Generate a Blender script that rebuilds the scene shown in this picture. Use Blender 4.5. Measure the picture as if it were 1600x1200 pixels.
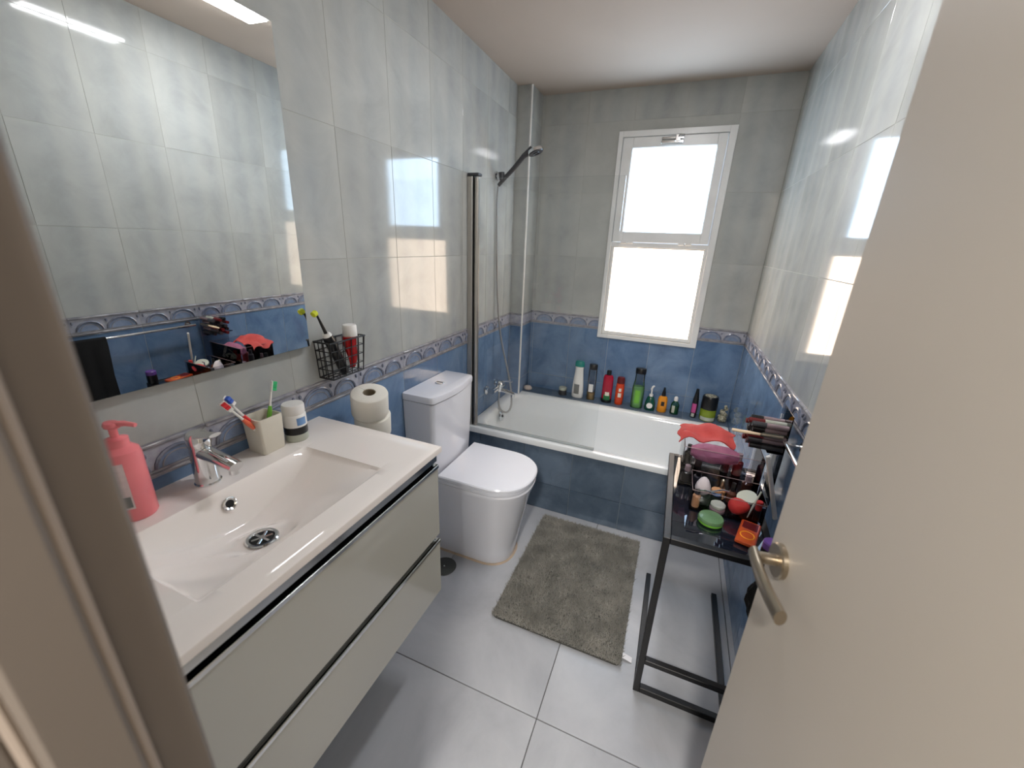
import bpy, bmesh, math, random
import numpy as np
from mathutils import Vector, Matrix

random.seed(7)
PI = math.pi
C = bpy.context.scene.collection
S = bpy.context.scene
for o in list(bpy.data.objects):
    bpy.data.objects.remove(o)

# ------------------------------------------------------------------ camera
CAMX, CAMZ, FPX = 1.0146, 1.4385, 622.97
RX, RY, RZ = 1.2304, 0.0398, 0.3763
cam = bpy.data.cameras.new('camera')
cam.sensor_fit = 'HORIZONTAL'
cam.sensor_width = 36.0
cam.lens = 36.0 * FPX / 1600.0
cam.clip_start = 0.01
cam.dof.use_dof = True
cam.dof.focus_distance = 1.5
cam.dof.aperture_fstop = 3.2
co = bpy.data.objects.new('camera', cam)
C.objects.link(co)
co.matrix_world = (Matrix.Translation((CAMX, 0, CAMZ)) @ Matrix.Rotation(RZ, 4, 'Z')
                   @ Matrix.Rotation(RX, 4, 'X') @ Matrix.Rotation(RY, 4, 'Z'))
S.camera = co
# ------------------------------------------------------------------ colour, world, lights
S.view_settings.view_transform = 'Standard'
S.view_settings.look = 'None'
S.view_settings.gamma = 1
S.view_settings.use_curve_mapping = False
S.view_settings.exposure = 0.95
w = bpy.data.worlds.new('world')
S.world = w
w.use_nodes = True
w.node_tree.nodes['Background'].inputs[0].default_value = (0.75, 0.85, 1.0, 1)
w.node_tree.nodes['Background'].inputs[1].default_value = 0.6

PANE_UP, PANE_LOW = 6.3, 4.2
DOWN_E = 48.0
HALL_W = 26.0


def area(name, loc, rot, sx, sy, power, col):
    l = bpy.data.lights.new(name, 'AREA')
    l.shape = 'RECTANGLE'
    l.size, l.size_y, l.energy, l.color = sx, sy, power, col
    o = bpy.data.objects.new(name, l)
    o.location, o.rotation_euler = loc, rot
    C.objects.link(o)
    return o


# hallway ceiling light behind the camera
area('hall_ceiling_light', (1.0, -0.73, 2.26), (0, 0, 0), 0.16, 0.16, HALL_W, (1.0, 0.95, 0.88))

# ------------------------------------------------------------------ key dimensions
W, L, H = 1.435, 2.676, 2.275
ZT, ZB = 0.996, 0.912           # decorative border band
YP = 1.871                      # bath front panel
YF = 0.098                      # inner face of the doorway wall
CX, CY = 0.087, 2.484           # boxed pipe column


# ------------------------------------------------------------------ materials
def srgb(r, g, b):
    f = lambda c: (c / 255 / 12.92) if c / 255 <= 0.04045 else ((c / 255 + 0.055) / 1.055) ** 2.4
    return (f(r), f(g), f(b), 1)


def mat(name, col, rough=0.5, metal=0.0, col2=None, scale=8.0, detail=4.0, amount=1.0, bump=0.0, bscale=60.0,
        coat=0.0, ior=1.5, emit=None, estr=0.0, trans=0.0, alpha=1.0, sheen=0.0, stretch=None):
    m = bpy.data.materials.new(name)
    m.use_nodes = True
    nt = m.node_tree
    b = nt.nodes['Principled BSDF']
    b.inputs['Base Color'].default_value = col
    b.inputs['Roughness'].default_value = rough
    b.inputs['Metallic'].default_value = metal
    b.inputs['IOR'].default_value = ior
    b.inputs['Coat Weight'].default_value = coat
    b.inputs['Coat Roughness'].default_value = 0.03
    b.inputs['Transmission Weight'].default_value = trans
    b.inputs['Alpha'].default_value = alpha
    b.inputs['Sheen Weight'].default_value = sheen
    if emit:
        b.inputs['Emission Color'].default_value = emit
        b.inputs['Emission Strength'].default_value = estr
    geo = nt.nodes.new('ShaderNodeNewGeometry')
    vec = geo.outputs['Position']
    if stretch:
        mp = nt.nodes.new('ShaderNodeMapping')
        mp.inputs['Scale'].default_value = stretch
        nt.links.new(vec, mp.inputs['Vector'])
        vec = mp.outputs['Vector']
    n = nt.nodes.new('ShaderNodeTexNoise')
    n.inputs['Scale'].default_value = scale
    n.inputs['Detail'].default_value = detail
    nt.links.new(vec, n.inputs['Vector'])
    c2 = col2 if col2 else tuple(min(1, c * 0.9) for c in col[:3]) + (1,)
    r = nt.nodes.new('ShaderNodeValToRGB')
    r.color_ramp.elements[0].position = 0.5 - 0.2 / max(amount, .2)
    r.color_ramp.elements[1].position = 0.5 + 0.2 / max(amount, .2)
    r.color_ramp.elements[0].color = col
    r.color_ramp.elements[1].color = c2
    nt.links.new(n.outputs['Fac'], r.inputs['Fac'])
    nt.links.new(r.outputs['Color'], b.inputs['Base Color'])
    if bump:
        n2 = nt.nodes.new('ShaderNodeTexNoise')
        n2.inputs['Scale'].default_value = bscale
        n2.inputs['Detail'].default_value = 3
        nt.links.new(geo.outputs['Position'], n2.inputs['Vector'])
        bp = nt.nodes.new('ShaderNodeBump')
        bp.inputs['Strength'].default_value = bump
        bp.inputs['Distance'].default_value = 0.002
        nt.links.new(n2.outputs['Fac'], bp.inputs['Height'])
        nt.links.new(bp.outputs['Normal'], b.inputs['Normal'])
    return m


def thin_clear(name, tint, refl=0.12, rough=0.0):
    """thin clear sheet: see-through with a gloss that grows towards grazing angles"""
    m = bpy.data.materials.new(name)
    m.use_nodes = True
    nt = m.node_tree
    nt.nodes.clear()
    out = nt.nodes.new('ShaderNodeOutputMaterial')
    mx = nt.nodes.new('ShaderNodeMixShader')
    tr = nt.nodes.new('ShaderNodeBsdfTransparent')
    gl = nt.nodes.new('ShaderNodeBsdfGlossy')
    fr = nt.nodes.new('ShaderNodeFresnel')
    fr.inputs['IOR'].default_value = 1.45
    tr.inputs['Color'].default_value = tint
    gl.inputs['Roughness'].default_value = rough
    nt.links.new(fr.outputs[0], mx.inputs[0])
    nt.links.new(tr.outputs[0], mx.inputs[1])
    nt.links.new(gl.outputs[0], mx.inputs[2])
    nt.links.new(mx.outputs[0], out.inputs[0])
    return m


def tile_mat(name, cols, rough, band=0.0, veins=True, scale=5.0, bump=0.012):
    """glazed ceramic: cloudy two-tone glaze, slight tone shift from tile to tile"""
    m = bpy.data.materials.new(name)
    m.use_nodes = True
    nt = m.node_tree
    b = nt.nodes['Principled BSDF']
    b.inputs['Roughness'].default_value = rough
    b.inputs['IOR'].default_value = 1.5
    geo = nt.nodes.new('ShaderNodeNewGeometry')
    oi = nt.nodes.new('ShaderNodeObjectInfo')
    add = nt.nodes.new('ShaderNodeVectorMath')
    add.operation = 'MULTIPLY_ADD'
    add.inputs[1].default_value = (1, 1, 1)
    mul = nt.nodes.new('ShaderNodeVectorMath')
    mul.operation = 'SCALE'
    comb = nt.nodes.new('ShaderNodeCombineXYZ')
    for i in range(3):
        nt.links.new(oi.outputs['Random'], comb.inputs[i])
    nt.links.new(comb.outputs[0], mul.inputs[0])
    mul.inputs['Scale'].default_value = 9.0
    nt.links.new(geo.outputs['Position'], add.inputs[0])
    nt.links.new(mul.outputs[0], add.inputs[2])
    n = nt.nodes.new('ShaderNodeTexNoise')
    n.inputs['Scale'].default_value = scale
    n.inputs['Detail'].default_value = 8
    n.inputs['Roughness'].default_value = 0.62
    n.inputs['Distortion'].default_value = 0.5
    nt.links.new(add.outputs[0], n.inputs['Vector'])
    r = nt.nodes.new('ShaderNodeValToRGB')
    e = r.color_ramp.elements
    e[0].position, e[0].color = 0.34, cols[0]
    e[1].position, e[1].color = 0.68, cols[2]
    k = e.new(0.5)
    k.color = cols[1]
    nt.links.new(n.outputs['Fac'], r.inputs['Fac'])
    src = r.outputs['Color']
    if band:
        tc = nt.nodes.new('ShaderNodeTexCoord')
        sp = nt.nodes.new('ShaderNodeSeparateXYZ')
        nt.links.new(tc.outputs['Object'], sp.inputs[0])
        rr = nt.nodes.new('ShaderNodeValToRGB')
        rr.color_ramp.interpolation = 'EASE'
        ee = rr.color_ramp.elements
        ee[0].position, ee[0].color = 0.02, (1, 1, 1, 1)
        ee[1].position, ee[1].color = 0.98, (1, 1, 1, 1)
        for ps, vv in ((.22, .2), (.42, .75), (.60, 0.0), (.82, .55)):
            q_ = ee.new(ps)
            q_.color = (vv, vv, vv, 1)
        m1 = nt.nodes.new('ShaderNodeMapRange')
        m1.inputs['From Min'].default_value = -.13
        m1.inputs['From Max'].default_value = .13
        nt.links.new(sp.outputs[0], m1.inputs['Value'])
        nt.links.new(m1.outputs[0], rr.inputs['Fac'])
        mx = nt.nodes.new('ShaderNodeMix')
        mx.data_type = 'RGBA'
        mm = nt.nodes.new('ShaderNodeMath')
        mm.operation = 'MULTIPLY'
        mm.inputs[1].default_value = band
        nt.links.new(rr.outputs['Color'], mm.inputs[0])
        nt.links.new(mm.outputs[0], mx.inputs[0])
        nt.links.new(src, mx.inputs[6])
        mx.inputs[7].default_value = srgb(196, 195, 186)
        src = mx.outputs[2]
    hsv = nt.nodes.new('ShaderNodeHueSaturation')
    mr = nt.nodes.new('ShaderNodeMapRange')
    mr.inputs['To Min'].default_value = 0.93
    mr.inputs['To Max'].default_value = 1.06
    nt.links.new(oi.outputs['Random'], mr.inputs['Value'])
    nt.links.new(mr.outputs[0], hsv.inputs['Value'])
    nt.links.new(src, hsv.inputs['Color'])
    nt.links.new(hsv.outputs[0], b.inputs['Base Color'])
    n2 = nt.nodes.new('ShaderNodeTexNoise')
    n2.inputs['Scale'].default_value = 5
    n2.inputs['Detail'].default_value = 1
    nt.links.new(add.outputs[0], n2.inputs['Vector'])
    bp = nt.nodes.new('ShaderNodeBump')
    bp.inputs['Strength'].default_value = bump
    bp.inputs['Distance'].default_value = 0.004
    nt.links.new(n2.outputs['Fac'], bp.inputs['Height'])
    nt.links.new(bp.outputs['Normal'], b.inputs['Normal'])
    return m


M = {}
M['tile_light'] = tile_mat('pale_grey_glaze', (srgb(160, 163, 161), srgb(169, 172, 170), srgb(178, 181, 178)), 0.07, band=.35, scale=6)
M['tile_blue'] = tile_mat('slate_blue_glaze', (srgb(86, 110, 142), srgb(100, 126, 158), srgb(114, 140, 172)), 0.10, scale=6)
M['tile_blue_shaded'] = tile_mat('shaded_slate_blue_glaze', (srgb(78, 94, 112), srgb(90, 106, 124), srgb(104, 120, 138)), 0.16, scale=6)  # same blue glaze, darkened in colour to carry the panel's shade; ledge shares it
M['floor_tile'] = tile_mat('grey_porcelain', (srgb(162, 164, 169), srgb(174, 176, 181), srgb(184, 186, 190)), 0.30, scale=2.5, bump=0.02)
M['grout_light'] = mat('pale_grout', srgb(176, 176, 168), 0.8)
M['grout_blue'] = mat('blue_grey_grout', srgb(128, 140, 150), 0.8)
M['grout_floor'] = mat('dark_floor_grout', srgb(92, 92, 92), 0.8)
M['border_base'] = mat('border_marble_glaze', srgb(150, 152, 166), 0.15, col2=srgb(178, 178, 186), scale=40, bump=.1, bscale=120)
M['border_rail'] = mat('border_rail_glaze', srgb(122, 122, 130), 0.18, col2=srgb(166, 164, 166), scale=30)
M['border_arch'] = mat('border_arch_glaze', srgb(96, 102, 120), 0.18, col2=srgb(140, 144, 158), scale=60)
M['border_blue'] = mat('border_blue_glaze', srgb(112, 128, 156), 0.15, col2=srgb(134, 148, 172), scale=50)
M['ceiling'] = mat('bounce_warmed_ceiling_paint', srgb(190, 176, 163), 0.85, col2=srgb(185, 171, 158), scale=3)  # paint colour warmed to stand in for sunny bounce from the street
M['wall_back'] = mat('plaster', srgb(190, 186, 178), 0.9)
M['hall'] = mat('hall_paint', srgb(200, 194, 184), 0.9)
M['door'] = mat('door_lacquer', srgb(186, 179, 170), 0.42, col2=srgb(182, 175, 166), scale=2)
M['jamb_shaded'] = mat('shaded_jamb_lacquer', srgb(112, 104, 97), 0.40, col2=srgb(108, 100, 93), scale=3)  # white frame paint with the doorway's shade mixed into its colour
M['seal'] = mat('pale_door_seal', srgb(156, 144, 134), 0.6)
M['pvc'] = mat('white_window_aluminium', srgb(232, 232, 230), 0.3)
M['chrome'] = mat('chrome', (0.78, 0.79, 0.80, 1), 0.08, 1.0, col2=(0.74, 0.75, 0.76, 1))
M['satin'] = mat('satin_nickel', srgb(176, 164, 146), 0.3, 1.0, col2=srgb(168, 156, 138))
M['alu'] = mat('polished_aluminium', (0.70, 0.71, 0.72, 1), 0.16, 1.0)
M['alu_satin'] = mat('satin_aluminium', (0.52, 0.50, 0.46, 1), 0.34, 0.7)
M['mirror'] = mat('mirror_silver', (0.88, 0.90, 0.89, 1), 0.0, 1.0, col2=(0.88, 0.90, 0.89, 1))
M['mirror_edge'] = mat('mirror_edge_glass', srgb(120, 132, 128), 0.2)
M['ceramic'] = mat('white_ceramic', srgb(248, 241, 235), 0.08, col2=srgb(246, 239, 233), scale=2, coat=.3)
M['ceramic_wc'] = mat('white_toilet_ceramic', srgb(236, 238, 246), 0.07, col2=srgb(234, 236, 244), scale=2, coat=.3)
M['seat'] = mat('white_seat_plastic', srgb(238, 241, 250), 0.15, col2=srgb(236, 239, 248))
M['enamel'] = mat('white_bath_enamel', srgb(232, 236, 238), 0.10, col2=srgb(229, 233, 235), scale=2, coat=.3)
M['cabinet'] = mat('gloss_white_cabinet', srgb(190, 189, 180), 0.12, col2=srgb(187, 186, 177), scale=2, coat=.4)
M['gap_shade'] = mat('painted_gap_shade', srgb(22, 22, 22), 0.5)  # near-black fill standing in for the shade inside gaps
M['black_metal'] = mat('black_powder_coated_steel', srgb(6, 6, 9), 0.38, bump=.1, bscale=300)
M['table_glass'] = mat('dark_tinted_glass', srgb(20, 24, 34), 0.04, coat=1.0)
M['black'] = mat('black_plastic', srgb(16, 16, 18), 0.3)
M['black_soft'] = mat('black_cloth', srgb(10, 10, 12), 0.95, bump=.6, bscale=400)
M['darkgrey'] = mat('dark_grey_plastic', srgb(56, 56, 60), 0.35)
M['drain'] = mat('grey_drain_cover', srgb(66, 68, 66), 0.4, 0.3)
M['rubber'] = mat('painted_hole_shade', srgb(8, 8, 8), 0.7)  # no rubber: near-black colour painting the shade in holes and the button split
M['paper'] = mat('white_tissue_paper', srgb(236, 232, 222), 0.95, bump=.3, bscale=250)
M['core'] = mat('cardboard_core', srgb(150, 138, 118), 0.9)
M['white'] = mat('white_plastic', srgb(238, 236, 232), 0.3)
M['cream'] = mat('cream_ceramic', srgb(226, 220, 204), 0.25)
M['pink'] = mat('coral_pink_plastic', srgb(244, 138, 142), 0.25, col2=srgb(238, 128, 134))
M['pinklabel'] = mat('pale_pink_label', srgb(226, 206, 204), 0.5, col2=srgb(216, 192, 192), scale=90)
M['greylabel'] = mat('grey_print', srgb(120, 120, 118), 0.5)
M['green'] = mat('lime_green_liquid', srgb(150, 206, 126), 0.25, col2=srgb(140, 196, 114))
M['dgreen'] = mat('dark_green_bottle', srgb(18, 76, 62), 0.15)
M['amber'] = mat('amber_liquid', srgb(196, 158, 98), 0.2)
M['red'] = mat('crimson_bottle', srgb(168, 24, 52), 0.25, col2=srgb(156, 18, 46))
M['redd'] = mat('dark_red_cap', srgb(96, 22, 24), 0.3)
M['orange_red'] = mat('orange_red_bottle', srgb(206, 66, 28), 0.25)
M['orange'] = mat('orange_bottle', srgb(232, 148, 34), 0.25)
M['teal'] = mat('teal_cap', srgb(10, 128, 120), 0.3)
M['greenlabel'] = mat('green_label', srgb(20, 108, 60), 0.5)
M['magenta'] = mat('magenta_label', srgb(190, 76, 140), 0.4)
M['lime'] = mat('lime_jar', srgb(126, 146, 36), 0.2)
M['olive'] = mat('speckled_stone', srgb(112, 112, 92), 0.5, col2=srgb(196, 190, 168), scale=90, amount=2)
M['sponge'] = mat('pinkish_soap', srgb(222, 206, 196), 0.7, bump=.6, bscale=150)
M['toothred'] = mat('metallic_red_tube', srgb(176, 18, 22), 0.22, 0.35)
M['yellow'] = mat('acid_yellow_bristles', srgb(206, 214, 40), 0.6)
M['tbclear'] = thin_clear('clear_plastic', (0.9, 0.92, 0.94, 1))
M['blue'] = mat('blue_bristles', srgb(50, 92, 190), 0.5)
M['redb'] = mat('red_bristles', srgb(226, 44, 52), 0.5)
M['orangep'] = mat('orange_grip', srgb(238, 110, 74), 0.4)
M['mint'] = mat('mint_green_bristles', srgb(60, 204, 130), 0.5)
M['leaf'] = mat('green_grip', srgb(112, 180, 60), 0.4)
M['sage'] = mat('sage_green_compact', srgb(92, 126, 90), 0.25, col2=srgb(84, 116, 80), scale=30)
M['palette'] = mat('orange_packaging', srgb(176, 62, 32), 0.15, col2=srgb(196, 88, 44), scale=25, coat=.6)
M['coral'] = mat('coral_cloth', srgb(168, 58, 56), 0.8, col2=srgb(182, 72, 66), scale=20, bump=.3, bscale=150)
M['mauve'] = mat('mauve_cloth', srgb(132, 74, 100), 0.7, col2=srgb(150, 88, 114), scale=20)
M['redsponge'] = mat('red_sponge', srgb(184, 44, 42), 0.8, bump=.4, bscale=300)
M['greysponge'] = mat('grey_sponge', srgb(196, 188, 192), 0.85, bump=.4, bscale=300)
M['brown'] = mat('brown_bottle', srgb(74, 44, 34), 0.2)
M['tan'] = mat('tan_bottle', srgb(190, 142, 102), 0.3)
M['bluegrey'] = mat('blue_compact', srgb(110, 150, 200), 0.3)
M['purple'] = mat('purple_lid', srgb(110, 72, 150), 0.3)
M['rosemetal'] = mat('rose_grey_tube', srgb(150, 130, 134), 0.25, 0.2)
M['palelid'] = mat('pale_grey_lid', srgb(186, 190, 176), 0.4)
M['wood'] = mat('pale_wood_handle', srgb(220, 196, 166), 0.5)
M['bristle'] = mat('brown_bristles', srgb(60, 38, 36), 0.9)
M['mat_back'] = mat('rug_backing', srgb(84, 84, 80), 0.95)
M['pile'] = mat('grey_shag_pile', srgb(140, 139, 132), 0.95, col2=srgb(176, 173, 165), scale=12, detail=6, amount=1.2, sheen=.2)
M['tag'] = mat('white_cloth_tag', srgb(235, 235, 240), 0.7)
M['silicone'] = mat('peach_silicone_stain', srgb(196, 172, 150), 0.6, col2=srgb(176, 160, 140), scale=20)
M['rose_acrylic'] = thin_clear('clear_acrylic', (0.94, 0.94, 0.97, 1))
M['glass'] = thin_clear('clear_shower_glass', (0.982, 0.988, 0.986, 1))
M['clearb'] = thin_clear('clear_bottle_plastic', (0.80, 0.84, 0.88, 1))
M['clearg'] = thin_clear('pale_green_clear_plastic', (0.60, 0.78, 0.66, 1))
M['seal_grey'] = mat('grey_screen_seal', srgb(168, 176, 178), 0.4)
M['hose'] = mat('steel_hose', (0.42, 0.42, 0.42, 1), 0.28, 1.0, bump=.5, bscale=500)
M['pane_up'] = mat('frosted_pane_lit_by_sky', srgb(235, 240, 245), 0.08, emit=(0.56, 0.77, 1.0, 1), estr=PANE_UP)
M['pane_low'] = mat('frosted_pane_lit_by_sunny_facade', srgb(245, 240, 235), 0.08, emit=(1.0, 0.78, 0.60, 1), estr=PANE_LOW)
M['downlight'] = mat('lit_downlight_diffuser', (1, 1, 1, 1), 0.4, emit=(0.97, 0.97, 1.0, 1), estr=DOWN_E)


# ------------------------------------------------------------------ mesh helpers
class MB:
    """collects shapes into one bmesh with material slots"""

    def __init__(self):
        self.bm = bmesh.new()
        self.mats = []

    def mi(self, m):
        if m not in self.mats:
            self.mats.append(m)
        return self.mats.index(m)

    def _merge(self, b2, m, X):
        i = self.mi(m)
        for f in b2.faces:
            f.material_index = i
        if X is not None:
            bmesh.ops.transform(b2, matrix=X, verts=b2.verts)
        me = bpy.data.meshes.new('t')
        b2.to_mesh(me)
        b2.free()
        self.bm.from_mesh(me)
        bpy.data.meshes.remove(me)
        return self

    def box(self, lo, hi, m, bev=0.0, X=None, seg=1):
        b = bmesh.new()
        bmesh.ops.create_cube(b, size=1)
        for v in b.verts:
            v.co = Vector([lo[k] + (v.co[k] + .5) * (hi[k] - lo[k]) for k in range(3)])
        if bev:
            bmesh.ops.bevel(b, geom=b.edges[:], offset=bev, segments=seg, affect='EDGES', profile=.5)
        return self._merge(b, m, X)

    def loft(self, loops, m, cap0=True, cap1=True, X=None, closed=True):
        b = bmesh.new()
        vs = [[b.verts.new(p) for p in lp] for lp in loops]
        n = len(loops[0])
        for a, c in zip(vs[:-1], vs[1:]):
            for i in range(n if closed else n - 1):
                j = (i + 1) % n
                b.faces.new((a[i], a[j], c[j], c[i]))
        if cap0:
            b.faces.new(vs[0][::-1])
        if cap1:
            b.faces.new(vs[-1])
        bmesh.ops.recalc_face_normals(b, faces=b.faces)
        return self._merge(b, m, X)

    def lathe(self, prof, m, c=(0, 0, 0), seg=24, X=None, cap=True, sx=1.0, sy=1.0):
        loops = [[(c[0] + r * sx * math.cos(2 * PI * k / seg), c[1] + r * sy * math.sin(2 * PI * k / seg), c[2] + z)
                  for k in range(seg)] for r, z in prof]
        return self.loft(loops, m, cap, cap, X)

    def tube(self, pts, r, m, seg=10, X=None, caps=True):
        pts = [Vector(p) for p in pts]
        rs = r if isinstance(r, (list, tuple)) else [r] * len(pts)
        loops = []
        up = Vector((0, 0, 1))
        prev = None
        for i, p in enumerate(pts):
            t = (pts[min(i + 1, len(pts) - 1)] - pts[max(i - 1, 0)]).normalized()
            if prev is None:
                a = t.cross(up if abs(t.z) < .9 else Vector((1, 0, 0))).normalized()
            else:
                a = (prev - t * prev.dot(t)).normalized()
            prev = a
            bb = t.cross(a)
            loops.append([p + (a * math.cos(2 * PI * k / seg) + bb * math.sin(2 * PI * k / seg)) * rs[i] for k in range(seg)])
        return self.loft(loops, m, caps, caps, X)

    def sheet(self, grid, m, thick=0.002, X=None):
        """grid[i][j] of points -> closed sheet with thickness"""
        b = bmesh.new()
        ni, nj = len(grid), len(grid[0])
        vs = [[b.verts.new(grid[i][j]) for j in range(nj)] for i in range(ni)]
        for i in range(ni - 1):
            for j in range(nj - 1):
                b.faces.new((vs[i][j], vs[i + 1][j], vs[i + 1][j + 1], vs[i][j + 1]))
        bmesh.ops.recalc_face_normals(b, faces=b.faces)
        bmesh.ops.solidify(b, geom=b.faces[:], thickness=thick)
        return self._merge(b, m, X)

    def mesh(self, name, angle=35):
        me = bpy.data.meshes.new(name)
        self.bm.to_mesh(me)
        self.bm.free()
        for m in self.mats:
            me.materials.append(M[m])
        if len(me.polygons):
            me.polygons.foreach_set('use_smooth', [True] * len(me.polygons))
            me.set_sharp_from_angle(angle=math.radians(angle))
        return me

    def obj(self, name, parent=None, label=None, angle=35):
        o = bpy.data.objects.new(name, self.mesh(name, angle))
        C.objects.link(o)
        if parent is not None:
            o.parent = parent
            o.matrix_parent_inverse = Matrix.Translation(-Vector(parent.location)) if False else Matrix()
        if label:
            o['label'] = label
        return o


def thing(name, label, cat, loc=(0, 0, 0), rot=(0, 0, 0), group=None):
    o = bpy.data.objects.new(name, None)
    o.empty_display_size = 0.02
    C.objects.link(o)
    o.location, o.rotation_euler = loc, rot
    o['label'], o['category'] = label, cat
    if group:
        o['group'] = group
    return o


def tag(o, label, cat, group=None):
    o['label'], o['category'] = label, cat
    if group:
        o['group'] = group
    return o


def struct(o):
    o['kind'] = 'structure'
    return o


def inst(name, me, parent, loc, rot=None):
    o = bpy.data.objects.new(name, me)
    C.objects.link(o)
    o.parent = parent
    o.location = loc
    if rot is not None:
        o.rotation_euler = rot
    return o


def rrect(cx, cy, hx, hy, r, z, n=5):
    pts = []
    for qx, qy, a0 in ((1, 1, 0), (-1, 1, 90), (-1, -1, 180), (1, -1, 270)):
        for k in range(n + 1):
            a = math.radians(a0 + 90 * k / n)
            pts.append((cx + qx * (hx - r) + r * math.cos(a), cy + qy * (hy - r) + r * math.sin(a), z))
    return pts


# ------------------------------------------------------------------ room shell
def slab(name, lo, hi, m):
    b = MB()
    b.box(lo, hi, m)
    return struct(b.obj(name))


TT = 0.006          # tile thickness; tile faces sit on the room's measured planes
wl = slab('wall_left', (-0.12, -0.02, -0.02), (-.0009, L + .02, H + .02), 'grout_light')
wr = slab('wall_right', (W + .0009, -0.02, -0.02), (W + 0.12, L + .02, H + .02), 'grout_light')
fl = slab('floor', (-0.12, -1.35, -0.12), (1.8, L + .02, -TT + .001), 'grout_floor')
ce = slab('ceiling', (-0.12, -0.02, H), (W + .12, L + .02, H + .1), 'ceiling')

# back wall: four blocks around the window opening
WX0, WX1, WZ0, WZ1 = 0.5626, 1.1738, 0.8635, 2.0615
HO = (WX0 + .025, WX1 - .025, WZ0 + .025, WZ1 - .025)
b = MB()
y0, y1 = L + .0009, L + .2
b.box((-.12, y0, -.02), (HO[0], y1, H + .02), 'grout_light')
b.box((HO[1], y0, -.02), (W + .12, y1, H + .02), 'grout_light')
b.box((HO[0], y0, -.02), (HO[1], y1, HO[2]), 'grout_light')
b.box((HO[0], y0, HO[3]), (HO[1], y1, H + .02), 'grout_light')
wb = struct(b.obj('wall_back'))

# boxed pipe column in the back left corner
b = MB()
b.box((-TT, CY + .0009, 0), (CX - .0009, L + .01, H), 'grout_light')
wc = struct(b.obj('trim_1'))
wc['label'] = 'tiled pipe boxing in the back left corner of the room'

tile_cache = {}
tile_count = [0]


def tile_mesh(wd, ht, m, cells=None):
    key = (round(wd, 4), round(ht, 4), m)
    if cells is None and key in tile_cache:
        return tile_cache[key]
    b = MB()
    if cells is None:
        b.box((-wd / 2, 0, -ht / 2), (wd / 2, TT, ht / 2), m, bev=0.0005)
        me = b.mesh('tile_mesh', 20)
        tile_cache[key] = me
        return me


def polytile(rect, hole, m):
    """axis aligned tile with a rectangular cut; local coords u,z, depth 0..TT"""
    u0, u1, z0, z1 = rect
    us = sorted(set([u0, u1] + [v for v in hole[:2] if u0 < v < u1]))
    zs = sorted(set([z0, z1] + [v for v in hole[2:] if z0 < v < z1]))
    cells = {}
    for i in range(len(us) - 1):
        for j in range(len(zs) - 1):
            cu, cz = (us[i] + us[i + 1]) / 2, (zs[j] + zs[j + 1]) / 2
            if not (hole[0] < cu < hole[1] and hole[2] < cz < hole[3]):
                cells[(i, j)] = 1
    if not cells:
        return None
    bm = bmesh.new()
    V = {}

    def v(u, d, z):
        k = (round(u, 5), d, round(z, 5))
        if k not in V:
            V[k] = bm.verts.new((u, d, z))
        return V[k]
    for (i, j) in cells:
        a, c, e, g = us[i], us[i + 1], zs[j], zs[j + 1]
        bm.faces.new((v(a, 0, e), v(c, 0, e), v(c, 0, g), v(a, 0, g)))
        bm.faces.new((v(a, TT, e), v(a, TT, g), v(c, TT, g), v(c, TT, e)))
        for di, dj, p, q in ((-1, 0, (a, e), (a, g)), (1, 0, (c, g), (c, e)), (0, -1, (c, e), (a, e)), (0, 1, (a, g), (c, g))):
            if (i + di, j + dj) not in cells:
                bm.faces.new((v(p[0], 0, p[1]), v(q[0], 0, q[1]), v(q[0], TT, q[1]), v(p[0], TT, p[1])))
    bmesh.ops.recalc_face_normals(bm, faces=bm.faces)
    me = bpy.data.meshes.new('cut_tile')
    bm.to_mesh(me)
    bm.free()
    me.materials.append(M[m])
    return me


BW = 0.26


def border_mesh(wd):
    """moulded border piece: two rails, marbled field, two raised arches over blue fans"""
    key = ('border', round(wd, 4))
    if key in tile_cache:
        return tile_cache[key]
    h = ZT - ZB
    b = MB()
    b.box((-wd / 2, 0, -h / 2), (wd / 2, TT, h / 2), 'border_base')
    b.box((-wd / 2, -.006, h / 2 - .011), (wd / 2, .002, h / 2 - .001), 'border_rail', bev=.003)
    b.box((-wd / 2, -.005, -h / 2 + .003), (wd / 2, .002, -h / 2 + .011), 'border_rail', bev=.0025)
    b.box((-wd / 2, -.003, -h / 2 + .014), (wd / 2, .002, -h / 2 + .018), 'border_rail')
    if wd > .2:
        for cx, rx, rz in ((-.055, .056, .046), (.062, .046, .040)):
            zb = -h / 2 + .019
            n = 10
            arc = [(cx - rx * math.cos(PI * k / n), -.002, zb + rz * math.sin(PI * k / n)) for k in range(n + 1)]
            b.tube(arc, .0042, 'border_arch', seg=6)
            arc2 = [(cx - rx * .72 * math.cos(PI * k / n), -.0008, zb + rz * .70 * math.sin(PI * k / n)) for k in range(n + 1)]
            b.tube(arc2, .0022, 'border_rail', seg=5)
            outer = [(cx - rx * .95 * math.cos(PI * k / n), -.0015, zb + rz * .95 * math.sin(PI * k / n)) for k in range(n + 1)]
            back = [(x, .001, z) for x, _, z in outer]
            b.loft([outer, back], 'border_blue')
        for sx in (-wd / 2 + .010, wd / 2 - .012, .0):
            b.lathe([(.0, -.001), (.006, .0), (.005, .004), (.0, .005)], 'border_arch',
                    X=Matrix.Translation((sx, -.001, .016)) @ Matrix.Rotation(PI / 2, 4, 'X'), seg=8, sx=.7, sy=1.2)
    me = b.mesh('border_mesh', 40)
    tile_cache[key] = me
    return me


LROWS = [0.996, 1.369, 1.742, 2.115, H]
BROWS = [-.205, 0.168, 0.540, 0.912]
G = 0.0015      # joint


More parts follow.
